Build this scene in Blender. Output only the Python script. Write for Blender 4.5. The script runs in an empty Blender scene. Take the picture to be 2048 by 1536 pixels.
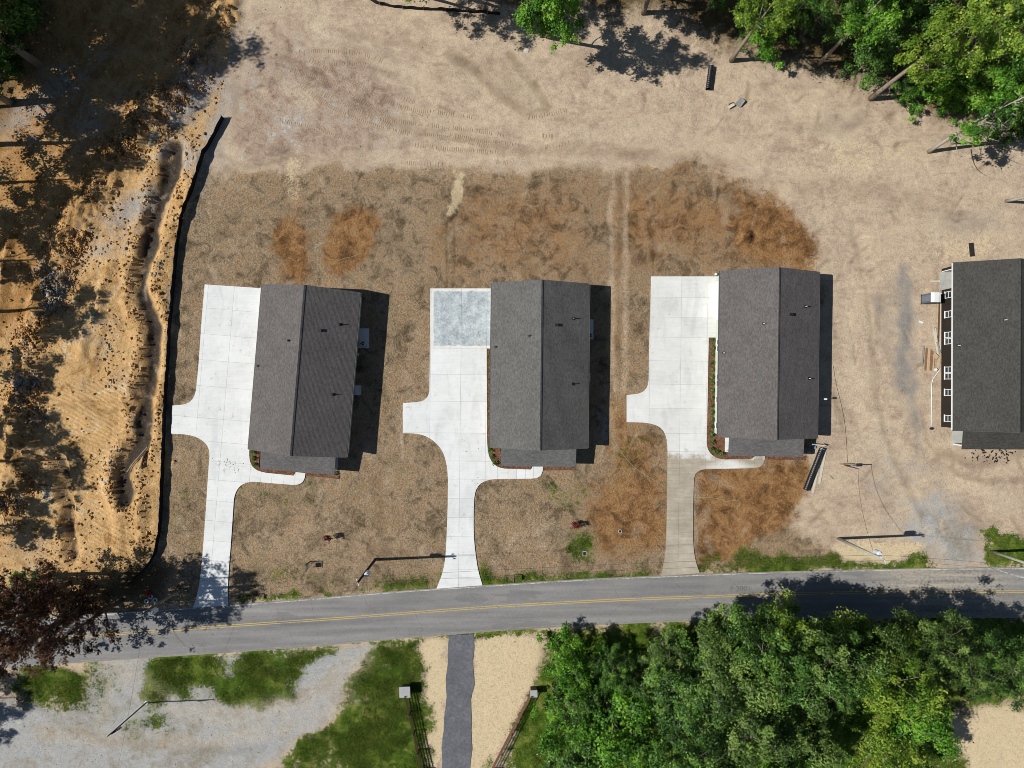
import bpy, bmesh, math, random
import numpy as np
from mathutils import Vector, Matrix

# ------------------------------------------------------------------ camera, sky, sun, exposure
PXM = 0.0625            # metres per photo pixel on the ground
CAMZ = 85.0             # drone height
SUN_EL, SUN_AZ = 44.5, 2.5     # elevation; shadows run to +X turned 2.5 degrees towards +Y
scene = bpy.context.scene
col = scene.collection

cam_d = bpy.data.cameras.new('camera')
cam_d.sensor_width = 36.0
cam_d.lens = 18.0 * CAMZ / (1024 * PXM)
cam_d.clip_start = 0.5
cam_d.clip_end = 4000
cam = bpy.data.objects.new('camera', cam_d)
cam.location = (0, 0, CAMZ)
col.objects.link(cam)
scene.camera = cam

world = bpy.data.worlds.new('World')
scene.world = world
world.use_nodes = True
wn = world.node_tree
sky = wn.nodes.new('ShaderNodeTexSky')
sky.sky_type = 'NISHITA'
sky.sun_disc = False
sky.sun_elevation = math.radians(SUN_EL)
sky.sun_rotation = math.radians(270 - SUN_AZ)
sky.ozone_density = 3.0
sky.dust_density = 0.4
bg = wn.nodes['Background']
wn.links.new(sky.outputs[0], bg.inputs['Color'])
bg.inputs['Strength'].default_value = 0.05

sun_d = bpy.data.lights.new('sun', 'SUN')
sun_d.energy = 5.0
sun_d.angle = math.radians(0.5)
sun_d.color = (1.0, 0.97, 0.925)
sun = bpy.data.objects.new('sun', sun_d)
_e, _a = math.radians(SUN_EL), math.radians(SUN_AZ)
sun.rotation_euler = Vector((math.cos(_e) * math.cos(_a), math.cos(_e) * math.sin(_a), -math.sin(_e))).to_track_quat('-Z', 'Y').to_euler()
sun.location = (-60, 0, 60)
col.objects.link(sun)

scene.view_settings.view_transform = 'Standard'
scene.view_settings.look = 'None'
scene.view_settings.exposure = 0.14
scene.view_settings.gamma = 1.0
scene.render.engine = 'CYCLES'
scene.cycles.max_bounces = 6
scene.cycles.diffuse_bounces = 3
scene.cycles.filter_width = 0.9

rng = np.random.default_rng(7)
random.seed(7)

# ------------------------------------------------------------------ helpers
def G(px, py, z=0.0):
    """photo pixel -> world point at height z (the ray through that pixel, met with the plane z)"""
    k = 1.0 - z / CAMZ
    return ((px - 1024) * PXM * k, (768 - py) * PXM * k, z)

def GP(pts):
    return [G(x, y)[:2] for x, y in pts]

def tag(o, label=None, cat=None, group=None, kind=None):
    if label: o['label'] = label
    if cat: o['category'] = cat
    if group: o['group'] = group
    if kind: o['kind'] = kind
    return o

def empty(name, loc=(0, 0, 0), rz=0.0, label=None, cat=None, group=None, kind=None):
    o = bpy.data.objects.new(name, None)
    o.empty_display_size = 0.2
    o.location = loc
    o.rotation_euler = (0, 0, rz)
    col.objects.link(o)
    return tag(o, label, cat, group, kind)

class MB:
    def __init__(s):
        s.v, s.f = [], []
    def add(s, vs, fs):
        n = len(s.v)
        s.v += [tuple(p) for p in vs]
        s.f += [tuple(i + n for i in f) for f in fs]
        return s
    def box(s, x0, x1, y0, y1, z0, z1):
        return s.add([(x0, y0, z0), (x1, y0, z0), (x1, y1, z0), (x0, y1, z0), (x0, y0, z1), (x1, y0, z1), (x1, y1, z1), (x0, y1, z1)],
                     [(3, 2, 1, 0), (4, 5, 6, 7), (0, 1, 5, 4), (1, 2, 6, 5), (2, 3, 7, 6), (3, 0, 4, 7)])
    def obox(s, c, size, rz=0.0, mat=None):
        hx, hy, hz = size[0] / 2, size[1] / 2, size[2] / 2
        m = mat or Matrix.Rotation(rz, 3, 'Z')
        pts = [Vector(c) + m @ Vector((sx * hx, sy * hy, sz * hz)) for sz in (-1, 1) for sx, sy in ((-1, -1), (1, -1), (1, 1), (-1, 1))]
        return s.add(pts, [(3, 2, 1, 0), (4, 5, 6, 7), (0, 1, 5, 4), (1, 2, 6, 5), (2, 3, 7, 6), (3, 0, 4, 7)])
    def tube(s, pts, radii, n=8, cap=True):
        pts = [Vector(p) for p in pts]
        if not isinstance(radii, (list, tuple)): radii = [radii] * len(pts)
        base = len(s.v)
        up0 = None
        for i, p in enumerate(pts):
            d = (pts[min(i + 1, len(pts) - 1)] - pts[max(i - 1, 0)])
            if d.length < 1e-9: d = Vector((0, 0, 1))
            d.normalize()
            a = up0 if up0 is not None else (Vector((0, 0, 1)) if abs(d.z) < 0.9 else Vector((1, 0, 0)))
            u = a.cross(d)
            if u.length < 1e-6: u = Vector((0, 1, 0)).cross(d)
            u.normalize()
            w = d.cross(u)
            up0 = w
            u = w.cross(d) * -1
            for k in range(n):
                t = 2 * math.pi * k / n
                s.v.append(tuple(p + (u * math.cos(t) + w * math.sin(t)) * radii[i]))
        for i in range(len(pts) - 1):
            for k in range(n):
                a0, a1 = base + i * n + k, base + i * n + (k + 1) % n
                s.f.append((a0, a1, a1 + n, a0 + n))
        if cap:
            s.f.append(tuple(base + k for k in reversed(range(n))))
            s.f.append(tuple(base + (len(pts) - 1) * n + k for k in range(n)))
        return s
    def ring(s, c, r0, r1, h, n=20):
        """flat ring (washer) lying level: inner r0, outer r1, height h"""
        cx, cy, cz = c
        vs, fs = [], []
        for k in range(n):
            t = 2 * math.pi * k / n
            for r, z in ((r0, 0), (r1, 0), (r1, h), (r0, h)):
                vs.append((cx + r * math.cos(t), cy + r * math.sin(t), cz + z))
        for k in range(n):
            a, b = 4 * k, 4 * ((k + 1) % n)
            for j in range(4):
                fs.append((a + j, b + j, b + (j + 1) % 4, a + (j + 1) % 4))
        return s.add(vs, fs)
    def prism(s, poly, z0, z1):
        n = len(poly)
        vs = [(p[0], p[1], z0) for p in poly] + [(p[0], p[1], z1) for p in poly]
        fs = [tuple(range(n - 1, -1, -1)), tuple(range(n, 2 * n))] + [(i, (i + 1) % n, n + (i + 1) % n, n + i) for i in range(n)]
        return s.add(vs, fs)
    def mesh(s, name, mat=None, smooth=False):
        me = bpy.data.meshes.new(name)
        me.from_pydata(s.v, [], s.f)
        bm = bmesh.new(); bm.from_mesh(me)
        bmesh.ops.recalc_face_normals(bm, faces=bm.faces)
        bm.to_mesh(me); bm.free()
        if mat: me.materials.append(mat)
        if smooth: me.polygons.foreach_set('use_smooth', [True] * len(me.polygons))
        me.update()
        return me
    def build(s, name, mat=None, parent=None, smooth=False, label=None, cat=None, group=None, kind=None):
        o = bpy.data.objects.new(name, s.mesh(name, mat, smooth))
        col.objects.link(o)
        o.parent = parent
        return tag(o, label, cat, group, kind)

def np_mesh(name, V, F, mat=None, smooth=False, cols=None):
    """fast mesh from arrays; F is (n,3) or (n,4)"""
    me = bpy.data.meshes.new(name)
    V = np.asarray(V, np.float32); F = np.asarray(F, np.int32)
    n, k = F.shape
    me.vertices.add(len(V)); me.vertices.foreach_set('co', V.ravel())
    me.loops.add(n * k); me.loops.foreach_set('vertex_index', F.ravel())
    me.polygons.add(n)
    me.polygons.foreach_set('loop_start', np.arange(0, n * k, k, dtype=np.int32))
    me.polygons.foreach_set('loop_total', np.full(n, k, np.int32))
    if smooth: me.polygons.foreach_set('use_smooth', np.ones(n, bool))
    for nm, arr in (cols or {}).items():
        ca = me.color_attributes.new(nm, 'FLOAT_COLOR', 'POINT')
        ca.data.foreach_set('color', np.asarray(arr, np.float32).ravel())
    if mat: me.materials.append(mat)
    me.update(calc_edges=True)
    return me

def link(name, me, parent=None, **kw):
    o = bpy.data.objects.new(name, me)
    col.objects.link(o)
    o.parent = parent
    return tag(o, **kw)

def copy_tree(o, parent=None):
    c = o.copy(); col.objects.link(c); c.parent = parent
    for ch in list(o.children): copy_tree(ch, c)
    return c

# ------------------------------------------------------------------ 2-D fields
def sd_poly(X, Y, poly):
    """signed distance to a polygon (negative inside), world metres"""
    d = np.full(X.shape, 1e18); inside = np.zeros(X.shape, bool)
    n = len(poly)
    for i in range(n):
        x0, y0 = poly[i]; x1, y1 = poly[(i + 1) % n]
        ex, ey = x1 - x0, y1 - y0
        wx, wy = X - x0, Y - y0
        t = np.clip((wx * ex + wy * ey) / (ex * ex + ey * ey + 1e-12), 0, 1)
        d = np.minimum(d, (wx - ex * t) ** 2 + (wy - ey * t) ** 2)
        c = (y0 > Y) != (y1 > Y)
        if y1 != y0:
            inside ^= c & (X < (x1 - x0) * (Y - y0) / (y1 - y0) + x0)
    d = np.sqrt(d)
    return np.where(inside, -d, d)

def d_line(X, Y, pts):
    d = np.full(X.shape, 1e18)
    for (x0, y0), (x1, y1) in zip(pts[:-1], pts[1:]):
        ex, ey = x1 - x0, y1 - y0
        wx, wy = X - x0, Y - y0
        t = np.clip((wx * ex + wy * ey) / (ex * ex + ey * ey + 1e-12), 0, 1)
        d = np.minimum(d, (wx - ex * t) ** 2 + (wy - ey * t) ** 2)
    return np.sqrt(d)

def sd_ell(X, Y, px, py, a, b, rot=0):
    cx, cy = G(px, py)[:2]
    r = math.radians(rot)
    u = (X - cx) * math.cos(r) + (Y - cy) * math.sin(r)
    v = -(X - cx) * math.sin(r) + (Y - cy) * math.cos(r)
    a *= PXM; b *= PXM
    return (np.sqrt((u / a) ** 2 + (v / b) ** 2) - 1) * min(a, b)

def vnoise(X, Y, s, seed):
    x, y = X / s, Y / s
    xi, yi = np.floor(x).astype(np.int64), np.floor(y).astype(np.int64)
    fx, fy = x - xi, y - yi
    fx = fx * fx * (3 - 2 * fx); fy = fy * fy * (3 - 2 * fy)
    def h(a, b):
        n = (a * 374761393 + b * 668265263 + seed * 974711) & 0xffffffff
        n = ((n ^ (n >> 13)) * 1274126177) & 0xffffffff
        return ((n ^ (n >> 16)) & 0xffff) / 65535.0
    return (h(xi, yi) * (1 - fx) + h(xi + 1, yi) * fx) * (1 - fy) + (h(xi, yi + 1) * (1 - fx) + h(xi + 1, yi + 1) * fx) * fy

def fbm(X, Y, s, seed, octv=4, g=0.5):
    out, a, t = 0, 1.0, 0
    for o in range(octv):
        out = out + a * (vnoise(X, Y, s / 2 ** o, seed + 17 * o) - 0.5)
        t += a; a *= g
    return out / t * 2

# ------------------------------------------------------------------ materials
EXPO = 1.25
def C(r, g, b, k=1.0):
    """photo colour (sRGB 0-255, in sun) -> base colour"""
    f = lambda c: ((c / 255 + 0.055) / 1.055) ** 2.4 if c / 255 > 0.04045 else c / 255 / 12.92
    return (f(r) / EXPO * k, f(g) / EXPO * k, f(b) / EXPO * k, 1.0)

class NT:
    def __init__(s, name, rough=0.9, spec=0.2):
        s.m = bpy.data.materials.new(name); s.m.use_nodes = True
        s.t = s.m.node_tree; s.n = s.t.nodes; s.l = s.t.links
        s.b = s.n['Principled BSDF']
        s.b.inputs['Roughness'].default_value = rough
        s.b.inputs['Specular IOR Level'].default_value = spec
        s._co = None
    def put(s, sock, v):
        if v is None: return
        if hasattr(v, 'is_linked'): s.l.new(v, sock)
        else: sock.default_value = v
    def co(s):
        if s._co is None: s._co = s.n.new('ShaderNodeTexCoord').outputs['Object']
        return s._co
    def mapping(s, scale=(1, 1, 1), rot=(0, 0, 0), loc=(0, 0, 0), vec=None):
        m = s.n.new('ShaderNodeMapping')
        m.inputs['Scale'].default_value = scale; m.inputs['Rotation'].default_value = rot; m.inputs['Location'].default_value = loc
        s.l.new(vec or s.co(), m.inputs['Vector'])
        return m.outputs[0]
    def noise(s, scale, detail=4, rough=0.55, vec=None, dist=0.0):
        n = s.n.new('ShaderNodeTexNoise')
        n.inputs['Scale'].default_value = scale; n.inputs['Detail'].default_value = detail
        n.inputs['Roughness'].default_value = rough; n.inputs['Distortion'].default_value = dist
        s.l.new(vec or s.co(), n.inputs['Vector'])
        return n.outputs['Fac']
    def con(s, n, k):
        return s.math('MULTIPLY_ADD', n, k, 0.5 - 0.5 * k, clamp=True)
    def voro(s, scale, vec=None, out='Distance', feature='F1', rand=1.0):
        n = s.n.new('ShaderNodeTexVoronoi'); n.feature = feature
        n.inputs['Scale'].default_value = scale; n.inputs['Randomness'].default_value = rand
        s.l.new(vec or s.co(), n.inputs['Vector'])
        return n.outputs[out]
    def ramp(s, fac, stops, interp='LINEAR'):
        r = s.n.new('ShaderNodeValToRGB'); r.color_ramp.interpolation = interp
        el = r.color_ramp.elements
        while len(el) < len(stops): el.new(0.5)
        for e, (p, c) in zip(el, stops):
            e.position = p; e.color = c if len(c) == 4 else (*c, 1)
        s.put(r.inputs[0], fac)
        return r.outputs[0]
    def mix(s, fac, a, b, mode='MIX'):
        m = s.n.new('ShaderNodeMix'); m.data_type = 'RGBA'; m.blend_type = mode
        s.put(m.inputs[0], fac); s.put(m.inputs[6], a); s.put(m.inputs[7], b)
        return m.outputs[2]
    def math(s, op, a, b=None, c=None, clamp=False):
        m = s.n.new('ShaderNodeMath'); m.operation = op; m.use_clamp = clamp
        s.put(m.inputs[0], a); s.put(m.inputs[1], b); s.put(m.inputs[2], c)
        return m.outputs[0]
    def step(s, v, lo, hi, o0=0.0, o1=1.0):
        m = s.n.new('ShaderNodeMapRange'); m.interpolation_type = 'SMOOTHSTEP'
        s.put(m.inputs[0], v)
        m.inputs[1].default_value = lo; m.inputs[2].default_value = hi
        m.inputs[3].default_value = o0; m.inputs[4].default_value = o1
        return m.outputs[0]
    def attr(s, name):
        a = s.n.new('ShaderNodeAttribute'); a.attribute_name = name
        sp = s.n.new('ShaderNodeSeparateColor'); s.l.new(a.outputs['Color'], sp.inputs[0])
        return sp.outputs[0], sp.outputs[1], sp.outputs[2], a.outputs['Alpha'], a.outputs['Color']
    def xyz(s, vec=None):
        x = s.n.new('ShaderNodeSeparateXYZ'); s.l.new(vec or s.co(), x.inputs[0])
        return x.outputs[0], x.outputs[1], x.outputs[2]
    def objrand(s):
        return s.n.new('ShaderNodeObjectInfo').outputs['Random']
    def bump(s, h, strength=0.5, dist=0.05, normal=None):
        b = s.n.new('ShaderNodeBump')
        s.put(b.inputs['Strength'], strength); b.inputs['Distance'].default_value = dist
        s.l.new(h, b.inputs['Height'])
        if normal: s.l.new(normal, b.inputs['Normal'])
        return b.outputs[0]
    def done(s, color, normal=None, rough=None):
        s.put(s.b.inputs['Base Color'], color)
        if normal: s.l.new(normal, s.b.inputs['Normal'])
        if rough is not None: s.put(s.b.inputs['Roughness'], rough)
        return s.m

_simple = {}
def simple(name, c, rough=0.8, spec=0.3, var=0.25, scale=6.0, metal=0.0, bump=0.0):
    """plain surface with a little mottling and grain"""
    if name in _simple: return _simple[name]
    t = NT(name, rough, spec)
    n = t.noise(scale, 5, 0.6)
    n2 = t.noise(scale * 0.21, 3)
    f = t.math('ADD', t.math('MULTIPLY', n, 0.6), t.math('MULTIPLY', n2, 0.4))
    lo = tuple(x * (1 - var) for x in c[:3]) + (1,); hi = tuple(min(1, x * (1 + var)) for x in c[:3]) + (1,)
    t.b.inputs['Metallic'].default_value = metal
    _simple[name] = t.done(t.ramp(f, [(0.3, lo), (0.7, hi)]), t.bump(n, bump, 0.02) if bump else None)
    return _simple[name]
# ------------------------------------------------------------------ plan of the site (photo pixels on the ground)
ROAD_N = [(-1400, 1372), (-600, 1296), (0, 1243), (150, 1231), (290, 1220), (460, 1209), (640, 1195), (760, 1184), (875, 1176), (1000, 1168), (1150, 1158),
          (1320, 1151), (1500, 1144), (1700, 1139), (1850, 1136), (2048, 1134), (2600, 1133), (3400, 1134)]
ROAD_S = [(-1400, 1470), (-600, 1392), (0, 1337), (150, 1326), (290, 1316), (480, 1304), (640, 1292), (760, 1281), (900, 1269), (1050, 1258), (1200, 1250),
          (1300, 1245), (1500, 1240), (1700, 1237), (1850, 1236), (2048, 1235), (2600, 1236), (3400, 1238)]
ROAD_C = [(-1400, 1420), (-600, 1343), (0, 1287), (150, 1274), (320, 1261), (480, 1250), (700, 1235), (850, 1223), (1000, 1212), (1200, 1201), (1350, 1195),
          (1500, 1190), (1700, 1184), (2048, 1183), (2600, 1183), (3400, 1184)]
D1 = [(410, 569), (530, 577), (524, 640), (504, 860), (499, 900), (499, 915), (502, 928), (511, 939), (528, 945), (588, 951), (592, 944), (611, 946), (610, 957),
      (604, 966), (592, 970), (505, 963), (490, 966), (478, 974), (470, 989), (468, 1003), (463, 1080), (458, 1140), (456, 1180), (457, 1210), (387, 1215),
      (397, 1182), (403, 1140), (408, 1080), (413, 1010), (416, 960), (420, 910), (418, 895), (409, 883), (394, 874), (375, 869), (343, 867), (345, 811),
      (370, 809), (384, 802), (392, 786), (397, 740), (404, 640)]
D2 = [(861, 577), (990, 577), (990, 697), (974, 697), (974, 880), (976, 905), (981, 920), (990, 931), (1005, 937), (1062, 939), (1066, 931), (1086, 931), (1085, 945),
      (1079, 954), (1066, 957), (985, 958), (966, 963), (954, 974), (949, 990), (948, 1010), (947, 1060), (950, 1100), (956, 1140), (965, 1170), (873, 1177),
      (884, 1150), (891, 1118), (894, 1060), (896, 1000), (896, 950), (893, 925), (886, 903), (873, 886), (855, 873), (835, 867), (806, 866), (806, 806),
      (838, 804), (852, 799), (859, 786), (860, 700)]
D3 = [(1302, 553), (1442, 553), (1440, 675), (1417, 675), (1413, 890), (1417, 903), (1427, 913), (1445, 919), (1503, 918), (1510, 911), (1529, 911), (1529, 922),
      (1523, 932), (1510, 936), (1410, 938), (1396, 941), (1388, 952), (1386, 1000), (1386, 1090), (1390, 1120), (1399, 1146), (1322, 1151), (1328, 1125), (1332, 1090),
      (1334, 1000), (1335, 900), (1333, 875), (1325, 858), (1310, 849), (1290, 845), (1253, 844), (1253, 790), (1280, 787), (1292, 779), (1297, 765), (1298, 700)]
PATH = [(897, 1270), (949, 1268), (946, 1330), (947, 1370), (943, 1400), (942, 1536), (941, 1700), (872, 1700), (882, 1536), (891, 1400), (895, 1330)]
# houses: centre (photo pixels on the ground), heading in degrees, roof width, roof length
HOUSES = [((-401.1, -25.3), -4.75, 11.93, 20.0), ((53.4, -35.5), -0.6, 11.8, 19.9), ((495.8, -57.0), -0.75, 12.0, 20.1), ((948.0, -72.0), -0.2, 12.0, 20.3)]
SILT = [(448, 236), (436, 262), (412, 306), (391, 372), (376, 412), (364, 452), (356, 502), (352, 548), (347, 602), (341, 682), (340, 706), (336, 762), (333, 802),
        (331, 872), (328, 952), (325, 1022), (322, 1062), (314, 1104), (300, 1128), (276, 1152), (258, 1170)]
BERM = [(475, -10), (435, 68), (385, 130), (305, 230), (245, 305), (195, 385), (152, 452), (115, 545), (88, 622), (66, 700), (52, 800), (42, 900), (22, 1010)]
DITCH = [(352, 300), (338, 340), (322, 390), (308, 440), (297, 490), (288, 540), (290, 590), (304, 640), (309, 690), (303, 740), (292, 790), (288, 840), (282, 880), (258, 920),
         (248, 960), (257, 992)]
DITCH2 = [(112, 915), (122, 955), (132, 1010), (138, 1060), (148, 1115)]

def smooth_poly(pts, it=2):
    for _ in range(it):
        q = [pts[0]]
        for a, b in zip(pts[:-1], pts[1:]):
            q += [(a[0] * .75 + b[0] * .25, a[1] * .75 + b[1] * .25), (a[0] * .25 + b[0] * .75, a[1] * .25 + b[1] * .75)]
        pts = q + [pts[-1]]
    return pts
def road_strip(a, b):
    return GP(a) + GP(b)[::-1]
ROADP = road_strip(ROAD_N, ROAD_S)

# ------------------------------------------------------------------ ground: one sheet, fine in the middle, wide at the rim
def axis(lo, hi, st, far):
    core = np.arange(lo, hi + 1e-6, st)
    out = [hi]; s = st
    while out[-1] < far:
        s *= 1.22; out.append(out[-1] + s)
    rim = np.array(out[1:]) - hi
    return np.concatenate([(lo - rim)[::-1], core, hi + rim])
xs = axis(-70.0, 70.0, 0.23, 900)
ys = axis(-54.0, 54.0, 0.23, 900)
X, Y = np.meshgrid(xs, ys)

# outlines of soil and turf wander: measure them in warped coordinates
Xw = X + 1.5 * fbm(X, Y, 6, 201, 3) + 0.9 * fbm(X, Y, 1.7, 203, 3)
Yw = Y + 1.5 * fbm(X, Y, 6, 205, 3) + 0.9 * fbm(X, Y, 1.7, 207, 3)
def w_(sd, soft):
    return np.clip(0.5 - sd / (2 * soft), 0, 1)
def wp(poly, soft=1.2):
    return w_(sd_poly(Xw, Yw, GP(poly)), soft)
def we(px, py, a, b, rot=0, soft=1.2):
    return w_(sd_ell(Xw, Yw, px, py, a, b, rot), soft)
def mx(*a):
    o = a[0]
    for b in a[1:]: o = np.maximum(o, b)
    return o

sd_road = sd_poly(X, Y, ROADP)
flat = np.clip((sd_road - 0.3) / 3.0, 0, 1)
for D in (D1, D2, D3, PATH):
    flat = np.minimum(flat, np.clip((sd_poly(X, Y, GP(D)) - 0.1) / 2.0, 0, 1))
house_sd = np.full(X.shape, 1e9)
for (c, rot, W, L) in HOUSES:
    cx, cy = c[0] * PXM, -c[1] * PXM
    r = math.radians(rot)
    u = (X - cx) * math.cos(r) + (Y - cy) * math.sin(r); v = -(X - cx) * math.sin(r) + (Y - cy) * math.cos(r)
    house_sd = np.minimum(house_sd, np.maximum(np.abs(u) - W / 2, np.abs(v) - L / 2 - 2.4 * (v < 0)))
flat = np.minimum(flat, np.clip((house_sd - 0.2) / 2.0, 0, 1))

LAWN = [(400, 318), (432, 345), (600, 338), (720, 332), (880, 346), (1000, 336), (1180, 338), (1330, 330), (1400, 326), (1450, 350), (1480, 376), (1560, 405), (1600, 440), (1622, 490),
        (1612, 530), (1632, 560), (1632, 700), (1632, 880), (1612, 925), (1604, 980), (1565, 1040), (1585, 1080), (1660, 1085), (1690, 1108), (1600, 1150), (1400, 1152), (960, 1172),
        (700, 1190), (460, 1210), (380, 1217), (230, 1225), (265, 1172), (312, 1110), (322, 1020), (328, 900), (334, 780), (341, 650), (350, 540), (362, 450), (388, 370)]
CLAY = [(490, -1500), (490, -5), (452, 75), (436, 180), (430, 240), (400, 310), (376, 400), (358, 480), (350, 560), (340, 700), (332, 850), (326, 1000), (318, 1070), (300, 1128),
        (258, 1172), (200, 1212), (0, 1245), (-1500, 1390), (-1500, -1500)]
lawn = wp(LAWN, 1.0)
clay = wp(CLAY, 0.6)
green = mx(wp([(960, 1142), (1090, 1138), (1310, 1132), (1320, 1150), (1150, 1160), (962, 1172)], 1.2),
           wp([(1400, 1128), (1500, 1108), (1600, 1112), (1672, 1098), (1690, 1112), (1745, 1116), (1800, 1120), (1830, 1102), (1852, 1112), (1862, 1140), (1700, 1142), (1400, 1152)], 0.9),
           wp([(1952, 1068), (1990, 1060), (2030, 1072), (2100, 1090), (2300, 1090), (2300, 1136), (1968, 1136)], 0.9),
           wp([(480, 1196), (660, 1182), (668, 1192), (480, 1210)], 0.9), we(800, 1165, 60, 14, 0, 1.6) * 0.8, we(850, 1163, 40, 12, 0, 1.2) * 0.8,
           we(1160, 1075, 26, 40, 0, 1.5) * 0.75, we(1140, 985, 40, 25, 0, 1.5) * 0.55, we(600, 1150, 60, 16, 0, 1.5) * 0.62, we(560, 990, 60, 30, 0, 2) * 0.45,
           we(1265, 905, 30, 40, 0, 2) * 0.5, we(1270, 1130, 40, 18, 0, 1.5) * 0.62, we(375, 1010, 20, 60, 0, 2) * 0.45,
           wp([(335, 1310), (480, 1306), (660, 1294), (655, 1310), (600, 1345), (585, 1375), (570, 1400), (520, 1425), (470, 1408), (420, 1390), (350, 1405), (300, 1408), (278, 1385), (290, 1345), (325, 1330)], 1.6),
           wp([(30, 1336), (180, 1326), (190, 1340), (170, 1380), (150, 1400), (80, 1402), (30, 1390)], 2.0), we(190, 1370, 30, 60, 20, 2) * 0.6, we(300, 1450, 40, 30, 0, 2) * 0.55,
           wp([(752, 1290), (828, 1276), (838, 1320), (852, 1400), (858, 1440), (862, 1536), (870, 1700), (480, 1700), (560, 1510), (640, 1440), (700, 1380), (740, 1330)], 1.2) * 0.86,
           wp([(770, 1380), (830, 1330), (858, 1440), (866, 1700), (720, 1700), (730, 1500)], 1.6),
           wp([(690, 1282), (900, 1268), (960, 1263), (1100, 1256), (1310, 1246), (1310, 1262), (1130, 1280), (1100, 1272), (960, 1274), (900, 1276), (760, 1290)], 0.8) * 0.95,
           wp([(1095, 1270), (1300, 1250), (1500, 1242), (3000, 1240), (3000, 1700), (975, 1700), (985, 1536), (1010, 1480), (1050, 1430), (1070, 1380), (1100, 1310)], 1.4))
clearing = wp([(1886, 1420), (1915, 1400), (2000, 1405), (2090, 1415), (2400, 1400), (2400, 1800), (1960, 1800), (1930, 1500), (1890, 1470)], 1.5)
green = green * (1 - clearing) * np.clip(0.93 + 0.75 * fbm(X, Y, 3.2, 211, 4), 0.3, 1.1)
gravel = mx(wp([(180, 1324), (330, 1312), (640, 1300), (762, 1284), (745, 1320), (700, 1380), (640, 1440), (560, 1510), (480, 1560), (400, 1800), (-800, 1800), (-800, 1400), (30, 1400), (160, 1400)], 1.5),
            wp([(1815, 1040), (1840, 1075), (1862, 1118), (1880, 1140), (1966, 1140), (1956, 1105), (1936, 1060), (1905, 1020), (1870, 990), (1830, 990)], 2.4) * 0.9,
            we(1800, 960, 40, 70, 25, 4) * 0.5, we(1760, 880, 30, 60, 15, 4) * 0.42, we(1212, 850, 7, 40, 8, 0.6) * 0.8)
bluegrav = mx(wp([(1796, 540), (1812, 540), (1816, 600), (1826, 640), (1824, 720), (1822, 790), (1835, 830), (1842, 870), (1830, 860), (1812, 800), (1800, 760), (1796, 700), (1788, 640), (1794, 590)], 1.1),
              we(1757, 618, 10, 16, 0, 1) * 0.7, we(1770, 660, 22, 30, 0, 2) * 0.5, we(1930, 1060, 18, 40, 35, 1.5) * 0.8, we(1770, 985, 12, 40, 20, 1.5) * 0.55, we(1860, 1020, 30, 16, 0, 2) * 0.5,
              we(1845, 985, 10, 20, 20, 1.5) * 0.5, we(1835, 890, 8, 40, -10, 1) * 0.5, we(1690, 245, 34, 16, 10, 2.0) * 0.55, we(1660, 240, 16, 22, 0, 2) * 0.5, we(1950, 460, 60, 25, 0, 3) * 0.5)
lightsand = mx(wp([(828, 1284), (895, 1276), (893, 1400), (882, 1536), (872, 1700), (862, 1700), (862, 1536), (858, 1430), (845, 1370), (836, 1320)], 0.7),
               wp([(948, 1276), (1000, 1274), (1060, 1284), (1092, 1276), (1086, 1310), (1066, 1370), (1040, 1420), (1000, 1490), (975, 1536), (950, 1700), (940, 1700), (942, 1536), (944, 1400), (947, 1330)], 0.8),
               clearing, wp([(1672, 1080), (1850, 1078), (1830, 1100), (1790, 1118), (1740, 1112), (1690, 1110), (1672, 1100)], 0.7), we(740, 1178, 60, 8, 0, 0.8) * 0.7,
               wp([(905, 345), (922, 350), (908, 430), (884, 436), (893, 380)], 0.5), we(590, 340, 14, 40, 0, 1.5) * 0.75,
               we(700, 1480, 60, 60, 0, 3) * 0.55, we(760, 1320, 20, 30, 0, 2) * 0.5, we(1700, 320, 120, 60, 0, 5) * 0.45, we(1940, 500, 70, 22, 0, 2) * 0.7)
orange = mx(we(585, 503, 38, 64, 8, 1.0) * 1.4, we(702, 480, 36, 66, -24, 1.0) * 1.4, wp([(1470, 395), (1560, 405), (1605, 445), (1622, 495), (1606, 545), (1500, 540), (1440, 470)], 2.0) * 1.2,
            wp([(1386, 945), (1500, 932), (1608, 918), (1596, 990), (1550, 1045), (1500, 1090), (1470, 1120), (1400, 1142), (1386, 1090)], 1.4) * 1.4,
            wp([(1190, 960), (1250, 930), (1330, 950), (1332, 1090), (1260, 1105), (1190, 1098), (1175, 1030)], 2.0) * 0.9, wp([(1195, 780), (1250, 790), (1330, 900), (1330, 1000), (1210, 960)], 2.5) * 0.72,
            wp([(1190, 350), (1440, 340), (1560, 410), (1560, 540), (1200, 540)], 5) * 0.64, wp([(880, 345), (1000, 340), (1190, 350), (1190, 560), (880, 560)], 5) * 0.55,
            we(880, 480, 16, 30, 0, 1.5) * 0.75, we(1350, 345, 40, 14, 0, 1.5) * 0.7, we(590, 420, 16, 60, 0, 2) * 0.62, we(1240, 690, 30, 90, 0, 2.5) * 0.5)
chalk = mx(we(392, 190, 40, 70, -32, 1.8), we(365, 310, 40, 40, 0, 2.5) * 0.8, we(255, 425, 60, 40, 30, 2.5) * 0.85, we(300, 400, 30, 30, 0, 2) * 0.8, we(205, 500, 50, 24, 20, 2.5) * 0.7,
           we(110, 185, 80, 40, 45, 4) * 0.75, we(30, 230, 60, 60, 0, 4) * 0.7, we(170, 240, 60, 40, 40, 4) * 0.65, we(200, 660, 30, 30, 0, 3) * 0.55, we(240, 770, 50, 16, 0, 2) * 0.55,
           we(430, 250, 16, 100, -10, 2) * 0.8, we(70, 1090, 60, 40, 0, 4) * 0.5)
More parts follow.
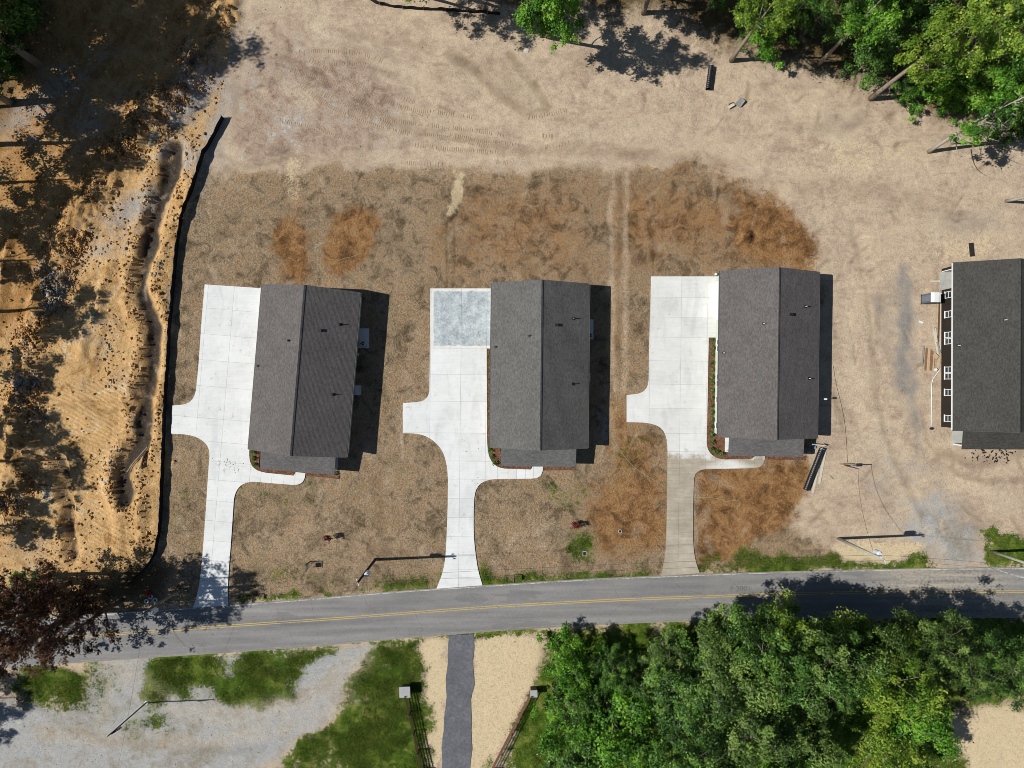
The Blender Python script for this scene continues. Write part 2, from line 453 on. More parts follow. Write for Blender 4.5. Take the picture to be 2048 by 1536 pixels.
dl = d_line(X * .65 + Xw * .35, Y * .65 + Yw * .35, GP(DITCH)); dl2 = d_line(X * .4 + Xw * .6, Y * .4 + Yw * .6, GP(DITCH2))
mud = mx(np.clip(1.15 - dl / 1.3 + 0.5 * fbm(X, Y, 2.2, 231, 4), 0, 1) * (dl < 3), np.clip(1.0 - dl2 / 1.2, 0, 1) * 0.7)
FORESTS = [[(1100, 1290), (1330, 1252), (1700, 1243), (3000, 1241), (3000, 1390), (1990, 1400), (1890, 1420), (1880, 1480), (1930, 1800), (1060, 1800), (1090, 1500), (1070, 1400)],
           [(960, -600), (980, 10), (1040, 40), (1180, 30), (1300, 20), (1480, 110), (1600, 130), (1720, 150), (1800, 200), (1880, 240), (2000, 240), (2120, 330), (3000, 380), (3000, -600)]]
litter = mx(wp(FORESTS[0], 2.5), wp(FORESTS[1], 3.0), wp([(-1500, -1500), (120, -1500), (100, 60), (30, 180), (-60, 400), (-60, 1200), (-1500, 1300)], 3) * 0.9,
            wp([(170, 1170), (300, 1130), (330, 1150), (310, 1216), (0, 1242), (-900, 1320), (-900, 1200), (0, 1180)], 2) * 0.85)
grey = mx(wp([(440, 180), (480, 60), (620, 60), (800, 100), (820, 200), (780, 300), (600, 330), (450, 330)], 4) * 0.85, we(1500, 300, 160, 60, 0, 8) * 0.4, we(1900, 440, 140, 40, 0, 6) * 0.35)
haul = wp([(480, -200), (400, 80), (290, 215), (200, 350), (130, 450), (90, 560), (60, 650), (-200, 700), (-200, -200)], 2.5)
ridge = mx(we(180, 830, 100, 80, 0, 2), we(215, 985, 70, 60, 0, 2), we(225, 1080, 60, 60, 0, 2), we(100, 1090, 30, 50, 0, 1.5)) * (1 - mud)
straw = mx(we(430, 400, 70, 60, 0, 6) * 0.55, we(640, 1090, 150, 60, 0, 5) * 0.55, we(1050, 1070, 90, 60, 0, 5) * 0.5, we(1235, 560, 22, 200, 0, 1.8) * 0.75, we(600, 350, 14, 60, 0, 1.2) * 0.5,
           we(1130, 350, 60, 10, 0, 2) * 0.4, we(1400, 430, 40, 8, 0, 1) * 0.5)

# heights
Z = 0.05 * fbm(X, Y, 6, 3) + 0.035 * fbm(X, Y, 1.5, 5)
sandy = np.clip(1 - lawn - clay, 0, 1)
Z = Z * (0.5 + 0.9 * sandy)
bank = np.clip(wp(FORESTS[1], 4.0) - 0.2, 0, 1)
Z = Z + bank * (0.7 + 0.9 * np.abs(fbm(X, Y, 2.6, 61, 4))) + 0.16 * np.clip(bank * 3, 0, 1) * (1 - np.clip(bank * 1.2, 0, 1)) * np.abs(fbm(X * 2.2, Y * 0.7, 1.6, 67, 4))
bd = d_line(X, Y, GP(BERM))
rough = np.clip(1.6 - bd / 2.2, 0, 1) * clay
Z = Z + clay * (0.22 * fbm(X, Y, 8, 11, 3) + 0.06 * fbm(X, Y, 1.4, 13, 3) * (1 - 0.7 * haul))
Z = Z + rough * (0.4 + 0.75 * np.abs(fbm(X, Y, 1.1, 19, 3)) * 1.6 + 0.4 * fbm(X, Y, 0.6, 23, 2)) * np.clip(1 - (bd / 2.6) ** 2, 0, 1)
patch = np.clip(fbm(X, Y, 5, 41, 3) * 2.2, 0, 1) * clay * (1 - haul)
Z = Z + patch * np.abs(fbm(X, Y, 0.8, 29, 3)) * 0.22
for ln, hh, ww in (([(222, 530), (212, 560), (204, 590), (196, 640)], 0.5, 0.7), ([(172, 655), (166, 690), (163, 712)], 0.4, 0.6), ([(400, 315), (380, 380), (366, 430)], 0.5, 0.9),
                   ([(235, 1010), (240, 1060), (238, 1100)], 0.35, 0.8), ([(282, 1000), (285, 1060), (278, 1110)], 0.4, 0.7), ([(20, 480), (8, 560), (2, 640)], 0.5, 0.6)):
    dd = d_line(X, Y, GP(ln))
    Z = Z + hh * np.exp(-(dd / ww) ** 2) * (0.6 + 0.8 * np.abs(fbm(X, Y, 0.7, 31, 2)))
wob = 0.35 * fbm(X, Y, 2.0, 37, 3)
Z = Z + 0.3 * np.exp(-((dl + wob - 2.0) / 0.8) ** 2) * clay * (0.5 + np.abs(fbm(X, Y, 0.8, 43, 3)))
wob2 = 0.55 * fbm(X, Y, 1.3, 39, 4)
Z = Z - 0.95 * np.clip(1.25 - np.maximum(dl + wob + wob2, 0) / 1.15, 0, 1) * np.clip(clay * 2, 0, 1) * (0.8 + 0.25 * fbm(X, Y, 3.0, 40, 4))

Z = Z - 0.55 * np.clip(1.3 - np.maximum(dl2 + wob * 0.6, 0) / 0.8, 0, 1)
Z = Z + 0.9 * np.exp(-(d_line(X, Y, GP([(402, 150), (360, 225)])) / 1.6) ** 2) * (0.8 + 0.4 * fbm(X, Y, 1.2, 47, 3))
# the small heap by the third house
hx, hy = G(1490, 474)[:2]
hd = np.sqrt((X - hx) ** 2 + (Y - hy) ** 2)
Z = Z + 0.95 * np.clip(1 - hd / 1.0, 0, 1) ** 0.7
# ruts, scrapes and wheel lanes: a little relief and a change of tone
dark_r = np.zeros_like(X); light_r = np.zeros_like(X); rut = np.zeros_like(X)
def streak(pts, hw, s, deep=0.0, soft=1.0):
    P = GP(smooth_poly(pts, 2)); hw = hw * PXM
    x0, x1 = min(p[0] for p in P) - 3 * hw - .5, max(p[0] for p in P) + 3 * hw + .5; y0, y1 = min(p[1] for p in P) - 3 * hw - .5, max(p[1] for p in P) + 3 * hw + .5
    i0, i1 = np.searchsorted(xs, x0), np.searchsorted(xs, x1); j0, j1 = np.searchsorted(ys, y0), np.searchsorted(ys, y1)
    if i1 <= i0 or j1 <= j0: return
    sl = np.s_[j0:j1, i0:i1]
    d = d_line(0.75 * X[sl] + 0.25 * Xw[sl], 0.75 * Y[sl] + 0.25 * Yw[sl], P)
    w = np.clip(1.4 - d / hw, 0, 1) * (0.65 + 0.6 * fbm(X[sl], Y[sl], 1.5, 221, 3))
    A = dark_r if s > 0 else light_r
    A[sl] = np.maximum(A[sl], np.clip(w * abs(s), 0, 1))
    rut[sl] = np.maximum(rut[sl], w * deep)
for pts, hw, s, dp in (([(900, 110), (950, 140), (1000, 190), (1055, 226)], 13, .9, .05), ([(1020, 112), (1060, 160), (1095, 215)], 9, .8, .05), ([(1052, 228), (1075, 224), (1098, 214)], 6, .8, 0), ([(980, 120), (1020, 160), (1050, 200)], 16, .45, 0),
     ([(880, 118), (930, 142), (985, 192), (1030, 228), (1075, 242)], 5, -.9, 0), ([(620, 88), (760, 118), (900, 178), (1000, 240)], 10, -.7, 0), ([(560, 110), (650, 172), (760, 240), (900, 282), (1100, 300)], 8, .6, .03), ([(600, 130), (700, 200), (820, 255), (1000, 285)], 9, .5, .03),
     ([(700, 312), (900, 322), (1100, 326), (1250, 332)], 16, -.8, 0), ([(1000, 250), (1150, 262), (1300, 270), (1500, 300)], 20, -.5, 0), ([(1120, 300), (1300, 310), (1450, 330)], 14, .5, 0), ([(720, 0), (760, 30), (860, 60), (1000, 100)], 12, -.5, 0), ([(690, 60), (760, 80), (860, 90)], 8, .5, .03),
     ([(480, 60), (470, 140), (470, 230)], 10, .4, 0), ([(560, 170), (590, 185), (612, 190)], 14, -.9, 0), ([(600, 205), (620, 212)], 16, -.8, 0), ([(455, 250), (450, 300), (480, 330)], 12, -.7, 0), ([(440, 310), (490, 335), (540, 325), (590, 305)], 5, .7, .05),
     ([(1222, 345), (1220, 500), (1224, 640), (1226, 780)], 6, -1, .05), ([(1250, 345), (1250, 500), (1252, 640), (1246, 780)], 6, -1, .05), ([(1236, 350), (1236, 560), (1238, 760)], 4, .5, 0), ([(1212, 780), (1225, 850), (1232, 900)], 6, -.8, 0),
     ([(892, 440), (893, 500), (893, 575)], 2.5, 1, .05), ([(907, 440), (907, 500), (907, 575)], 2.5, 1, .05), ([(885, 432), (896, 440), (906, 430)], 7, .9, 0), ([(1306, 490), (1307, 556)], 2, .7, .03), ([(1325, 440), (1327, 555)], 2, .7, .03), ([(945, 370), (975, 400), (1000, 425)], 2, .6, .03),
     ([(1700, 560), (1690, 700), (1720, 850), (1790, 980), (1880, 1100)], 14, -.7, .03), ([(1762, 600), (1742, 760), (1780, 900), (1850, 1040)], 7, .5, .04), ([(1700, 440), (1730, 560), (1742, 700)], 5, .5, .04), ([(1880, 905), (1960, 935), (2048, 905)], 12, .6, .03), ([(1870, 925), (1950, 965), (2048, 962)], 7, .55, .03),
     ([(1900, 980), (2048, 1010)], 18, -.7, 0), ([(1845, 830), (1855, 880), (1880, 920)], 4, .6, .04), ([(1650, 700), (1672, 800), (1700, 900)], 5, .4, .03), ([(1660, 600), (1668, 680)], 6, .4, .03), ([(1690, 620), (1700, 680), (1712, 730)], 2, .7, .05), ([(1600, 370), (1760, 380), (1900, 420)], 22, .35, 0), ([(1500, 360), (1700, 330), (1850, 350)], 24, -.5, 0),
     ([(1640, 250), (1690, 262), (1720, 240)], 10, .6, .05), ([(1620, 1010), (1650, 1040), (1668, 1080)], 5, .5, .04), ([(1650, 990), (1672, 1004), (1695, 1012)], 4, .6, .05), ([(770, 560), (790, 640), (800, 760)], 10, .4, 0), ([(800, 800), (806, 850), (800, 920)], 3, -.9, .03), ([(808, 798), (835, 795), (855, 800)], 3, -.9, .02),
     ([(752, 960), (760, 1050), (770, 1120)], 12, .45, 0), ([(240, 1340), (380, 1440), (600, 1420), (720, 1330)], 26, -.5, 0), ([(80, 1460), (300, 1490), (560, 1470), (700, 1390)], 18, -.45, 0), ([(200, 1480), (380, 1500), (520, 1500)], 10, .4, 0), ([(402, 1440), (402, 1536)], 1.6, .8, 0), ([(205, 1330), (215, 1400), (200, 1470)], 12, -.5, 0),
     ([(470, 20), (380, 150), (250, 320), (150, 480)], 6, .8, .12), ([(440, 40), (350, 170), (220, 340), (120, 500)], 5, .6, .1), ([(250, 60), (160, 200), (60, 380)], 8, .6, .1), ([(210, 60), (120, 200), (30, 360)], 6, .6, .08), ([(20, 480), (8, 560), (0, 660)], 4, .9, 0)):
    streak(pts, hw, s, dp)
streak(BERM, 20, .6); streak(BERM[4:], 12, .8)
rs_ = random.Random(99)
for k in range(240):                                       # scratches on the open sand, steeper near the bank
    px, py = rs_.uniform(470, 2040), rs_.uniform(20, 330)
    if py > 220 and px < 1400 or (px > 1650 and rs_.random() < .4): px, py = rs_.uniform(1640, 2040), rs_.uniform(200, 1060)
    L = rs_.uniform(12, 60); a = rs_.gauss(1.9, .5) if py < 260 and px > 1250 else rs_.uniform(0, 3.14) if px > 1600 else rs_.gauss(.25, .4)
    streak([(px, py), (px + L * .5 * math.cos(a) + rs_.uniform(-5, 5), py + L * .5 * math.sin(a)), (px + L * math.cos(a), py + L * math.sin(a))], rs_.uniform(1.5, 5), rs_.choice((.8, .6, -.8, -.6)), rs_.uniform(0, .09))
for k in range(420):                                       # thin and thick places in the lawns
    px, py = rs_.uniform(340, 1620), rs_.uniform(340, 1190); L = rs_.uniform(6, 40); a = rs_.gauss(1.57, .5)
    streak([(px, py), (px + L * math.cos(a), py + L * math.sin(a))], rs_.uniform(2, 11), rs_.choice((.75, .6, .5, -.5, -.6)), rs_.uniform(0, .03))
for k in range(130):                                       # machine scrapes on the clay
    px, py = rs_.uniform(0, 330), rs_.uniform(380, 1150); L = rs_.uniform(15, 70); a = rs_.gauss(2.0 if py < 700 else .6, .35)
    streak([(px, py), (px + L * math.cos(a), py + L * math.sin(a))], rs_.uniform(1.5, 5), rs_.choice((.7, .6, -.7)), rs_.uniform(0, .1))
Z = Z - rut * (sd_road > 1)
near = np.clip((75 - np.maximum(np.abs(X) - 0, np.abs(Y) * 1.25)) / 6 + 1, 0, 1)
Z = Z * flat * near
Z = np.where(house_sd < 0.2, -0.03, Z)

def gz(x, y):
    i = int(np.clip(np.searchsorted(xs, x) - 1, 0, len(xs) - 2)); j = int(np.clip(np.searchsorted(ys, y) - 1, 0, len(ys) - 2))
    fx = (x - xs[i]) / (xs[i + 1] - xs[i]); fy = (y - ys[j]) / (ys[j + 1] - ys[j])
    return float((Z[j, i] * (1 - fx) + Z[j, i + 1] * fx) * (1 - fy) + (Z[j + 1, i] * (1 - fx) + Z[j + 1, i + 1] * fx) * fy)
def GG(px, py):
    x, y, _ = G(px, py)
    return (x, y, gz(x, y))
def samp(A, x, y):
    i = np.clip(np.searchsorted(xs, x) - 1, 0, len(xs) - 2); j = np.clip(np.searchsorted(ys, y) - 1, 0, len(ys) - 2)
    return A[j, i]

# ground material
t = NT('bare_soil_and_turf', 0.95, 0.1)
lawn_s, orange_s, clay_s, green_s, _ = t.attr('zone_a')
gravel_s, sand_s, chalk_s, mud_s, _ = t.attr('zone_b')
grey_s, litter_s, ridge_s, straw_s, _ = t.attr('zone_c')
blue_s, haul_s, dark_s, light_s, _ = t.attr('zone_d')
nL = t.con(t.noise(0.07, 4), 1.8); nM = t.con(t.noise(0.42, 6, 0.66), 2.0); nF = t.con(t.noise(2.0, 6, 0.72), 2.4); nX = t.con(t.noise(6.0, 4, 0.8), 3.0)
nS = t.con(t.noise(0.5, 6, 0.7, vec=t.mapping((0.5, 1.2, 1), (0, 0, 0.5)), dist=1.5), 2.0)
nV = t.con(t.noise(1.0, 5, 0.75, vec=t.mapping((4.5, 2.4, 1))), 2.4)
edge = t.math('SUBTRACT', t.math('ADD', t.math('MULTIPLY', nM, 0.35), t.math('ADD', t.math('MULTIPLY', nF, 0.4), t.math('MULTIPLY', nX, 0.25))), 0.5)
def mask(s, amp=1.6, k=0.16):
    amp *= 0.75
    return t.step(t.math('ADD', s, t.math('MULTIPLY', edge, amp)), 0.5 - k, 0.5 + k)
fine = t.math('ADD', t.math('MULTIPLY', nF, 0.5), t.math('MULTIPLY', nX, 0.5))
def blend(*pw):
    o = None
    for n, w in pw:
        q = t.math('MULTIPLY', n, w); o = q if o is None else t.math('ADD', o, q)
    return o
nP = t.con(t.noise(0.6, 6, 0.72, dist=0.8), 2.6)       # patches of a metre or two
nQ = t.con(t.noise(0.19, 5, 0.65, dist=0.6), 2.4)      # patches of several metres
def gm(v): return (v, v * 0.985, v * 0.96, 1)
def grain(base, n, lo, hi):
    return t.mix(1.0, base, t.ramp(n, [(0.12, gm(lo)), (0.5, gm(1.0)), (0.88, gm(hi))]), 'MULTIPLY')
g_fine = blend((nF, 0.45), (nX, 0.55)); g_turf = blend((nV, 0.4), (nF, 0.2), (nX, 0.4))
sandc = t.ramp(blend((nP, 0.3), (nS, 0.4), (nQ, 0.3)), [(0.2, C(160, 140, 120)), (0.38, C(182, 162, 141)), (0.52, C(196, 177, 154)), (0.66, C(204, 185, 157)), (0.82, C(218, 201, 177))])
sandc = grain(sandc, g_fine, 0.68, 1.24)
greyc = t.ramp(blend((nP, 0.55), (nQ, 0.45)), [(0.2, C(132, 112, 98)), (0.4, C(164, 143, 127)), (0.56, C(182, 162, 142)), (0.7, C(176, 168, 158)), (0.85, C(210, 202, 192))])
c = t.mix(mask(grey_s, 1.4, 0.35), sandc, grain(greyc, g_fine, 0.62, 1.25))
lawnc = t.ramp(blend((nP, 0.6), (nQ, 0.4)), [(0.2, C(102, 89, 68)), (0.34, C(132, 114, 91)), (0.46, C(156, 137, 112)), (0.56, C(172, 150, 123)), (0.66, C(166, 138, 104)), (0.76, C(150, 138, 114)), (0.88, C(186, 168, 142))])
c = t.mix(mask(lawn_s, 2.4), c, grain(lawnc, g_turf, 0.36, 1.55))
c = t.mix(t.math('MULTIPLY', mask(straw_s, 1.8, 0.3), 0.7), c, grain(C(196, 172, 140), g_fine, 0.66, 1.22))
orangec = t.ramp(blend((nP, 0.65), (nQ, 0.35)), [(0.2, C(98, 70, 42)), (0.4, C(134, 98, 60)), (0.55, C(160, 118, 76)), (0.7, C(172, 136, 92)), (0.85, C(158, 130, 98))])
c = t.mix(t.math('MULTIPLY', mask(orange_s, 2.2, 0.3), 0.9), c, grain(orangec, g_turf, 0.36, 1.5))
clayc = t.ramp(blend((nP, 0.5), (nQ, 0.5)), [(0.18, C(158, 120, 76)), (0.36, C(200, 160, 106)), (0.5, C(218, 182, 130)), (0.62, C(212, 168, 110)), (0.74, C(228, 202, 158)), (0.88, C(206, 194, 172))])
clayc = t.mix(mask(haul_s, 0.8, 0.3), clayc, t.ramp(blend((nP, 0.6), (nQ, 0.4)), [(0.2, C(152, 112, 66)), (0.5, C(192, 146, 92)), (0.8, C(210, 172, 120))]))
c = t.mix(mask(clay_s, 0.9), c, grain(clayc, g_fine, 0.62, 1.25))
c = t.mix(t.math('MULTIPLY', mask(chalk_s, 2.2, 0.3), 0.92), c, grain(C(172, 168, 162), g_fine, 0.55, 1.3))
c = t.mix(mask(mud_s, 1.2, 0.3), c, grain(C(76, 68, 60), g_fine, 0.5, 1.6))
c = t.mix(t.math('MULTIPLY', mask(blue_s, 2.0, 0.4), 0.85), c, grain(C(140, 140, 136), g_fine, 0.62, 1.28))
gravc = t.ramp(blend((nP, 0.4), (nQ, 0.6)), [(0.2, C(150, 143, 128)), (0.4, C(164, 162, 156)), (0.56, C(176, 176, 173)), (0.7, C(166, 169, 171)), (0.86, C(192, 188, 176))])
c = t.mix(mask(gravel_s, 2.0, 0.25), c, grain(gravc, g_fine, 0.7, 1.22))
c = t.mix(mask(sand_s, 2.2, 0.22), c, grain(C(216, 197, 162), g_fine, 0.6, 1.16))
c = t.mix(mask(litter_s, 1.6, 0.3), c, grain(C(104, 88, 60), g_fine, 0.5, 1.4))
greenc = t.ramp(blend((nP, 0.7), (nQ, 0.3)), [(0.2, C(46, 66, 16)), (0.42, C(70, 94, 26)), (0.6, C(94, 112, 40)), (0.8, C(132, 134, 70))])
c = t.mix(mask(t.math('MULTIPLY', green_s, 1.12), 2.7, 0.14), c, grain(greenc, g_fine, 0.5, 1.4))
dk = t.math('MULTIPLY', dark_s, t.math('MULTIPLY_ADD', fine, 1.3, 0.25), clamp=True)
lt = t.math('MULTIPLY', light_s, t.math('MULTIPLY_ADD', fine, 1.2, 0.25), clamp=True)
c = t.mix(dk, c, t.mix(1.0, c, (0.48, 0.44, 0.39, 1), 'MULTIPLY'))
c = t.mix(t.math('MULTIPLY', lt, 0.75), c, grain(C(212, 194, 168), g_fine, 0.75, 1.15))
wv = t.n.new('ShaderNodeTexWave'); wv.wave_type = 'BANDS'; wv.bands_direction = 'Y'
wv.inputs['Scale'].default_value = 0.62; wv.inputs['Distortion'].default_value = 5.0; wv.inputs['Detail'].default_value = 2; wv.inputs['Detail Scale'].default_value = 0.6
t.l.new(t.mapping((1, 1, 1), (0, 0, math.radians(28))), wv.inputs['Vector'])
bh = t.math('ADD', t.math('MULTIPLY', nF, 0.6), t.math('MULTIPLY', nX, 0.4))
bh = t.math('ADD', bh, t.math('MULTIPLY', t.math('MULTIPLY', wv.outputs['Fac'], mask(ridge_s, 0.9, 0.3)), 0.4))
bstr = t.math('ADD', 0.45, t.math('ADD', t.math('MULTIPLY', clay_s, 0.25), t.math('MULTIPLY', lawn_s, 0.3)), clamp=True)
ground_mat = t.done(c, t.bump(bh, bstr, 0.16))

one = np.ones_like(X)
def pack(a, b, c_, d): return np.stack([a, b, c_, d], -1).reshape(-1, 4)
nx, ny = len(xs), len(ys)
idx = np.arange(nx * ny).reshape(ny, nx)
F = np.stack([idx[:-1, :-1], idx[:-1, 1:], idx[1:, 1:], idx[1:, :-1]], -1).reshape(-1, 4)
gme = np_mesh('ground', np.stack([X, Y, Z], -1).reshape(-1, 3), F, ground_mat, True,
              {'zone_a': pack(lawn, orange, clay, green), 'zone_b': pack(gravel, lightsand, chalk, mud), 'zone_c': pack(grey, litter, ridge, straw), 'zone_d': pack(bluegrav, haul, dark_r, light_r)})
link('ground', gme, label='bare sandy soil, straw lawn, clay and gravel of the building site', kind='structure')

# ------------------------------------------------------------------ road, lines, asphalt path
def resample(pts, step=1.0):
    P = [Vector((*p, 0)) for p in pts]; out = [P[0]]
    for a, b in zip(P[:-1], P[1:]):
        n = max(1, int((b - a).length / step))
        out += [a.lerp(b, (k + 1) / n) for k in range(n)]
    return out
def interp_y(line, px):
    l = smooth_poly(line)
    return np.interp(px, [p[0] for p in l], [p[1] for p in l])

t = NT('worn_asphalt', 0.85, 0.25)
x_, y_, z_ = t.xyz()
n1 = t.noise(1, 5, 0.6, vec=t.mapping((0.05, 0.9, 1), (0, 0, math.radians(-4)))); n2 = t.noise(3, 5, 0.7); n3 = t.noise(16, 3, 0.7); n4 = t.noise(0.25, 4)
rc = t.ramp(t.math('ADD', t.math('MULTIPLY', n1, 0.55), t.math('ADD', t.math('MULTIPLY', n2, 0.2), t.math('MULTIPLY', n3, 0.25))), [(0.34, C(112, 111, 110)), (0.5, C(133, 132, 130)), (0.66, C(156, 154, 150))])
rc = t.mix(t.step(n4, 0.45, 0.68, 0, 0.35), rc, C(146, 144, 138))
dust = t.math('MULTIPLY', t.step(t.math('ABSOLUTE', t.math('SUBTRACT', t.math('ADD', x_, t.math('MULTIPLY', y_, 0.5)), 41.5)), 4, 11, 1, 0), t.step(t.math('ADD', t.math('MULTIPLY', n1, 0.6), t.math('MULTIPLY', n2, 0.4)), 0.38, 0.62))
rc = t.mix(t.math('MULTIPLY', dust, 0.75), rc, C(188, 176, 152))
crk = t.voro(0.16, vec=t.mapping((1, 1, 1), vec=None), out='Distance', feature='DISTANCE_TO_EDGE')
rc = t.mix(t.math('MULTIPLY', t.step(t.math('ADD', crk, t.math('MULTIPLY', n2, 0.03)), 0.012, 0.022, 1, 0), 0.35), rc, C(70, 70, 72))
va = t.attr('across')[0]
lane = t.math('ABSOLUTE', t.math('SUBTRACT', t.math('FRACT', t.math('MULTIPLY', va, 2.0)), 0.5))          # 0 in the middle of a lane
wheel = t.step(t.math('ABSOLUTE', t.math('SUBTRACT', lane, 0.2)), 0.0, 0.11, 1, 0)
rc = t.mix(t.math('MULTIPLY', wheel, t.math('MULTIPLY_ADD', t.con(n1, 2.0), 0.4, 0.1)), rc, t.mix(1.0, rc, (1.16, 1.16, 1.15, 1), 'MULTIPLY'))
oil = t.step(t.math('ADD', lane, t.math('MULTIPLY', t.con(n2, 2.0), 0.06)), 0.0, 0.1, 1, 0)
rc = t.mix(t.math('MULTIPLY', oil, 0.3), rc, t.mix(1.0, rc, (0.8, 0.8, 0.8, 1), 'MULTIPLY'))
rim = t.math('MINIMUM', va, t.math('SUBTRACT', 1.0, va))
rim = t.step(t.math('ADD', rim, t.math('MULTIPLY', t.math('SUBTRACT', t.con(t.noise(0.9, 5, 0.7), 2.2), 0.5), 0.05)), 0.005, 0.04, 1, 0)
rc = t.mix(t.math('MULTIPLY', rim, 0.6), rc, t.ramp(n3, [(0.3, C(128, 120, 106)), (0.7, C(178, 166, 146))]))
pt_ = t.step(t.con(t.noise(1.0, 4, 0.6, vec=t.mapping((0.06, 0.22, 1), (0, 0, math.radians(-4)))), 2.4), 0.74, 0.78)
rc = t.mix(t.math('MULTIPLY', pt_, 0.3), rc, C(100, 100, 100))
sp_ = t.step(t.noise(1.3, 4, 0.7), 0.72, 0.76)
rc = t.mix(t.math('MULTIPLY', sp_, 0.5), rc, C(70, 70, 70))
asphalt = t.done(rc, t.bump(n3, 0.3, 0.03))

def strip(name, lineA, lineB, mat, z, x0, x1, step=12, parent=None, **kw):
    px = np.arange(x0, x1 + 0.1, step)
    a, b = interp_y(lineA, px), interp_y(lineB, px)
    V = []
    for x, p, q in zip(px, a, b): V += [G(x, p)[:2] + (z,), G(x, q)[:2] + (z,)]
    n = len(px)
    ac = np.zeros((2 * n, 4)); ac[1::2, 0] = 1; ac[:, 3] = 1
    return link(name, np_mesh(name, V, [(2 * i, 2 * i + 1, 2 * i + 3, 2 * i + 2) for i in range(n - 1)], mat, False, {'across': ac}), parent, **kw)
def off(line, d): return [(x, y + d) for x, y in line]
road = strip('road', ROAD_N, ROAD_S, asphalt, 0.045, -1400, 3400, label='grey two lane asphalt road with double yellow centre line', kind='structure')
# broken ragged shoulder on both sides
def line_mat(name, cc, wear):
    t = NT(name, 0.8, 0.3)
    n = t.math('ADD', t.math('MULTIPLY', t.noise(4, 5, 0.7), 0.6), t.math('MULTIPLY', t.noise(0.35, 3), 0.4))
    return t.done(t.mix(t.step(n, wear - 0.08, wear + 0.1), cc, C(130, 128, 124)))
yellow = line_mat('worn_yellow_paint', C(200, 172, 100), 0.54)
white_line = line_mat('worn_white_paint', C(206, 206, 200), 0.5)
strip('centre_line', off(ROAD_C, -2.6), off(ROAD_C, -1.0), yellow, 0.0495, -1400, 3400, parent=road)
strip('centre_line', off(ROAD_C, 1.0), off(ROAD_C, 2.6), yellow, 0.0495, -1400, 3400, parent=road)
strip('edge_line', off(ROAD_N, 2.0), off(ROAD_N, 3.6), white_line, 0.0495, -1400, 3400, parent=road)
strip('edge_line', off(ROAD_S, -4.6), off(ROAD_S, -3.2), line_mat('faded_white_paint', C(160, 160, 158), 0.46), 0.0495, -1400, 3400, parent=road)
fc = bpy.data.curves.new('painted_mark', 'FONT'); fc.body = 'F 2001'; fc.size = 0.95; fc.extrude = 0
fo = bpy.data.objects.new('painted_mark', fc); fo.location = (*G(1460, 1183)[:2], 0.0505); fo.rotation_euler = (0, 0, math.radians(2)); fc.materials.append(line_mat('faded_black_paint', C(92, 92, 90), 0.5)); col.objects.link(fo); fo.parent = road
# arched white stripe that turns off at the far end of the road
mb = MB()
arc = [G(x, y)[:2] for x, y in ((1985, 1135), (2005, 1143), (2030, 1151), (2060, 1158), (2100, 1164), (2160, 1169))]
for (a, b) in zip(arc[:-1], arc[1:]):
    d = Vector((b[0] - a[0], b[1] - a[1], 0)).normalized(); n = Vector((-d.y, d.x, 0)) * 0.07
    mb.add([(a[0] - n.x, a[1] - n.y, 0.0507), (b[0] - n.x, b[1] - n.y, 0.0507), (b[0] + n.x, b[1] + n.y, 0.0507), (a[0] + n.x, a[1] + n.y, 0.0507)], [(0, 1, 2, 3)])
mb.build('turning_line', white_line, road)

t = NT('dark_asphalt', 0.9, 0.2)
n2 = t.noise(2.5, 5, 0.7); n3 = t.noise(11, 4, 0.75); n4 = t.noise(0.5, 3)
pc = t.ramp(t.math('ADD', t.math('MULTIPLY', n2, 0.35), t.math('ADD', t.math('MULTIPLY', n3, 0.4), t.math('MULTIPLY', n4, 0.25))), [(0.34, C(78, 79, 84)), (0.5, C(104, 105, 111)), (0.66, C(134, 134, 136))])
path_mat = t.done(pc, t.bump(n3, 0.5, 0.04))
pp = []
for i, (a, b) in enumerate(zip(PATH, PATH[1:] + PATH[:1])):
    A, B = Vector(G(*a)[:2]), Vector(G(*b)[:2]); n = max(1, int((B - A).length / 0.45))
    for k in range(n):
        p = A.lerp(B, k / n); pp.append((p.x + .12 * math.sin(p.y * 1.1 + p.x) * math.sin(p.y * .37) + random.uniform(-.03, .03), p.y + random.uniform(-.03, .03)))
MB().prism(pp, 0.0, 0.06).build('asphalt_path', path_mat, label='dark grey asphalt drive running off the road between the two stone pillars', kind='structure')

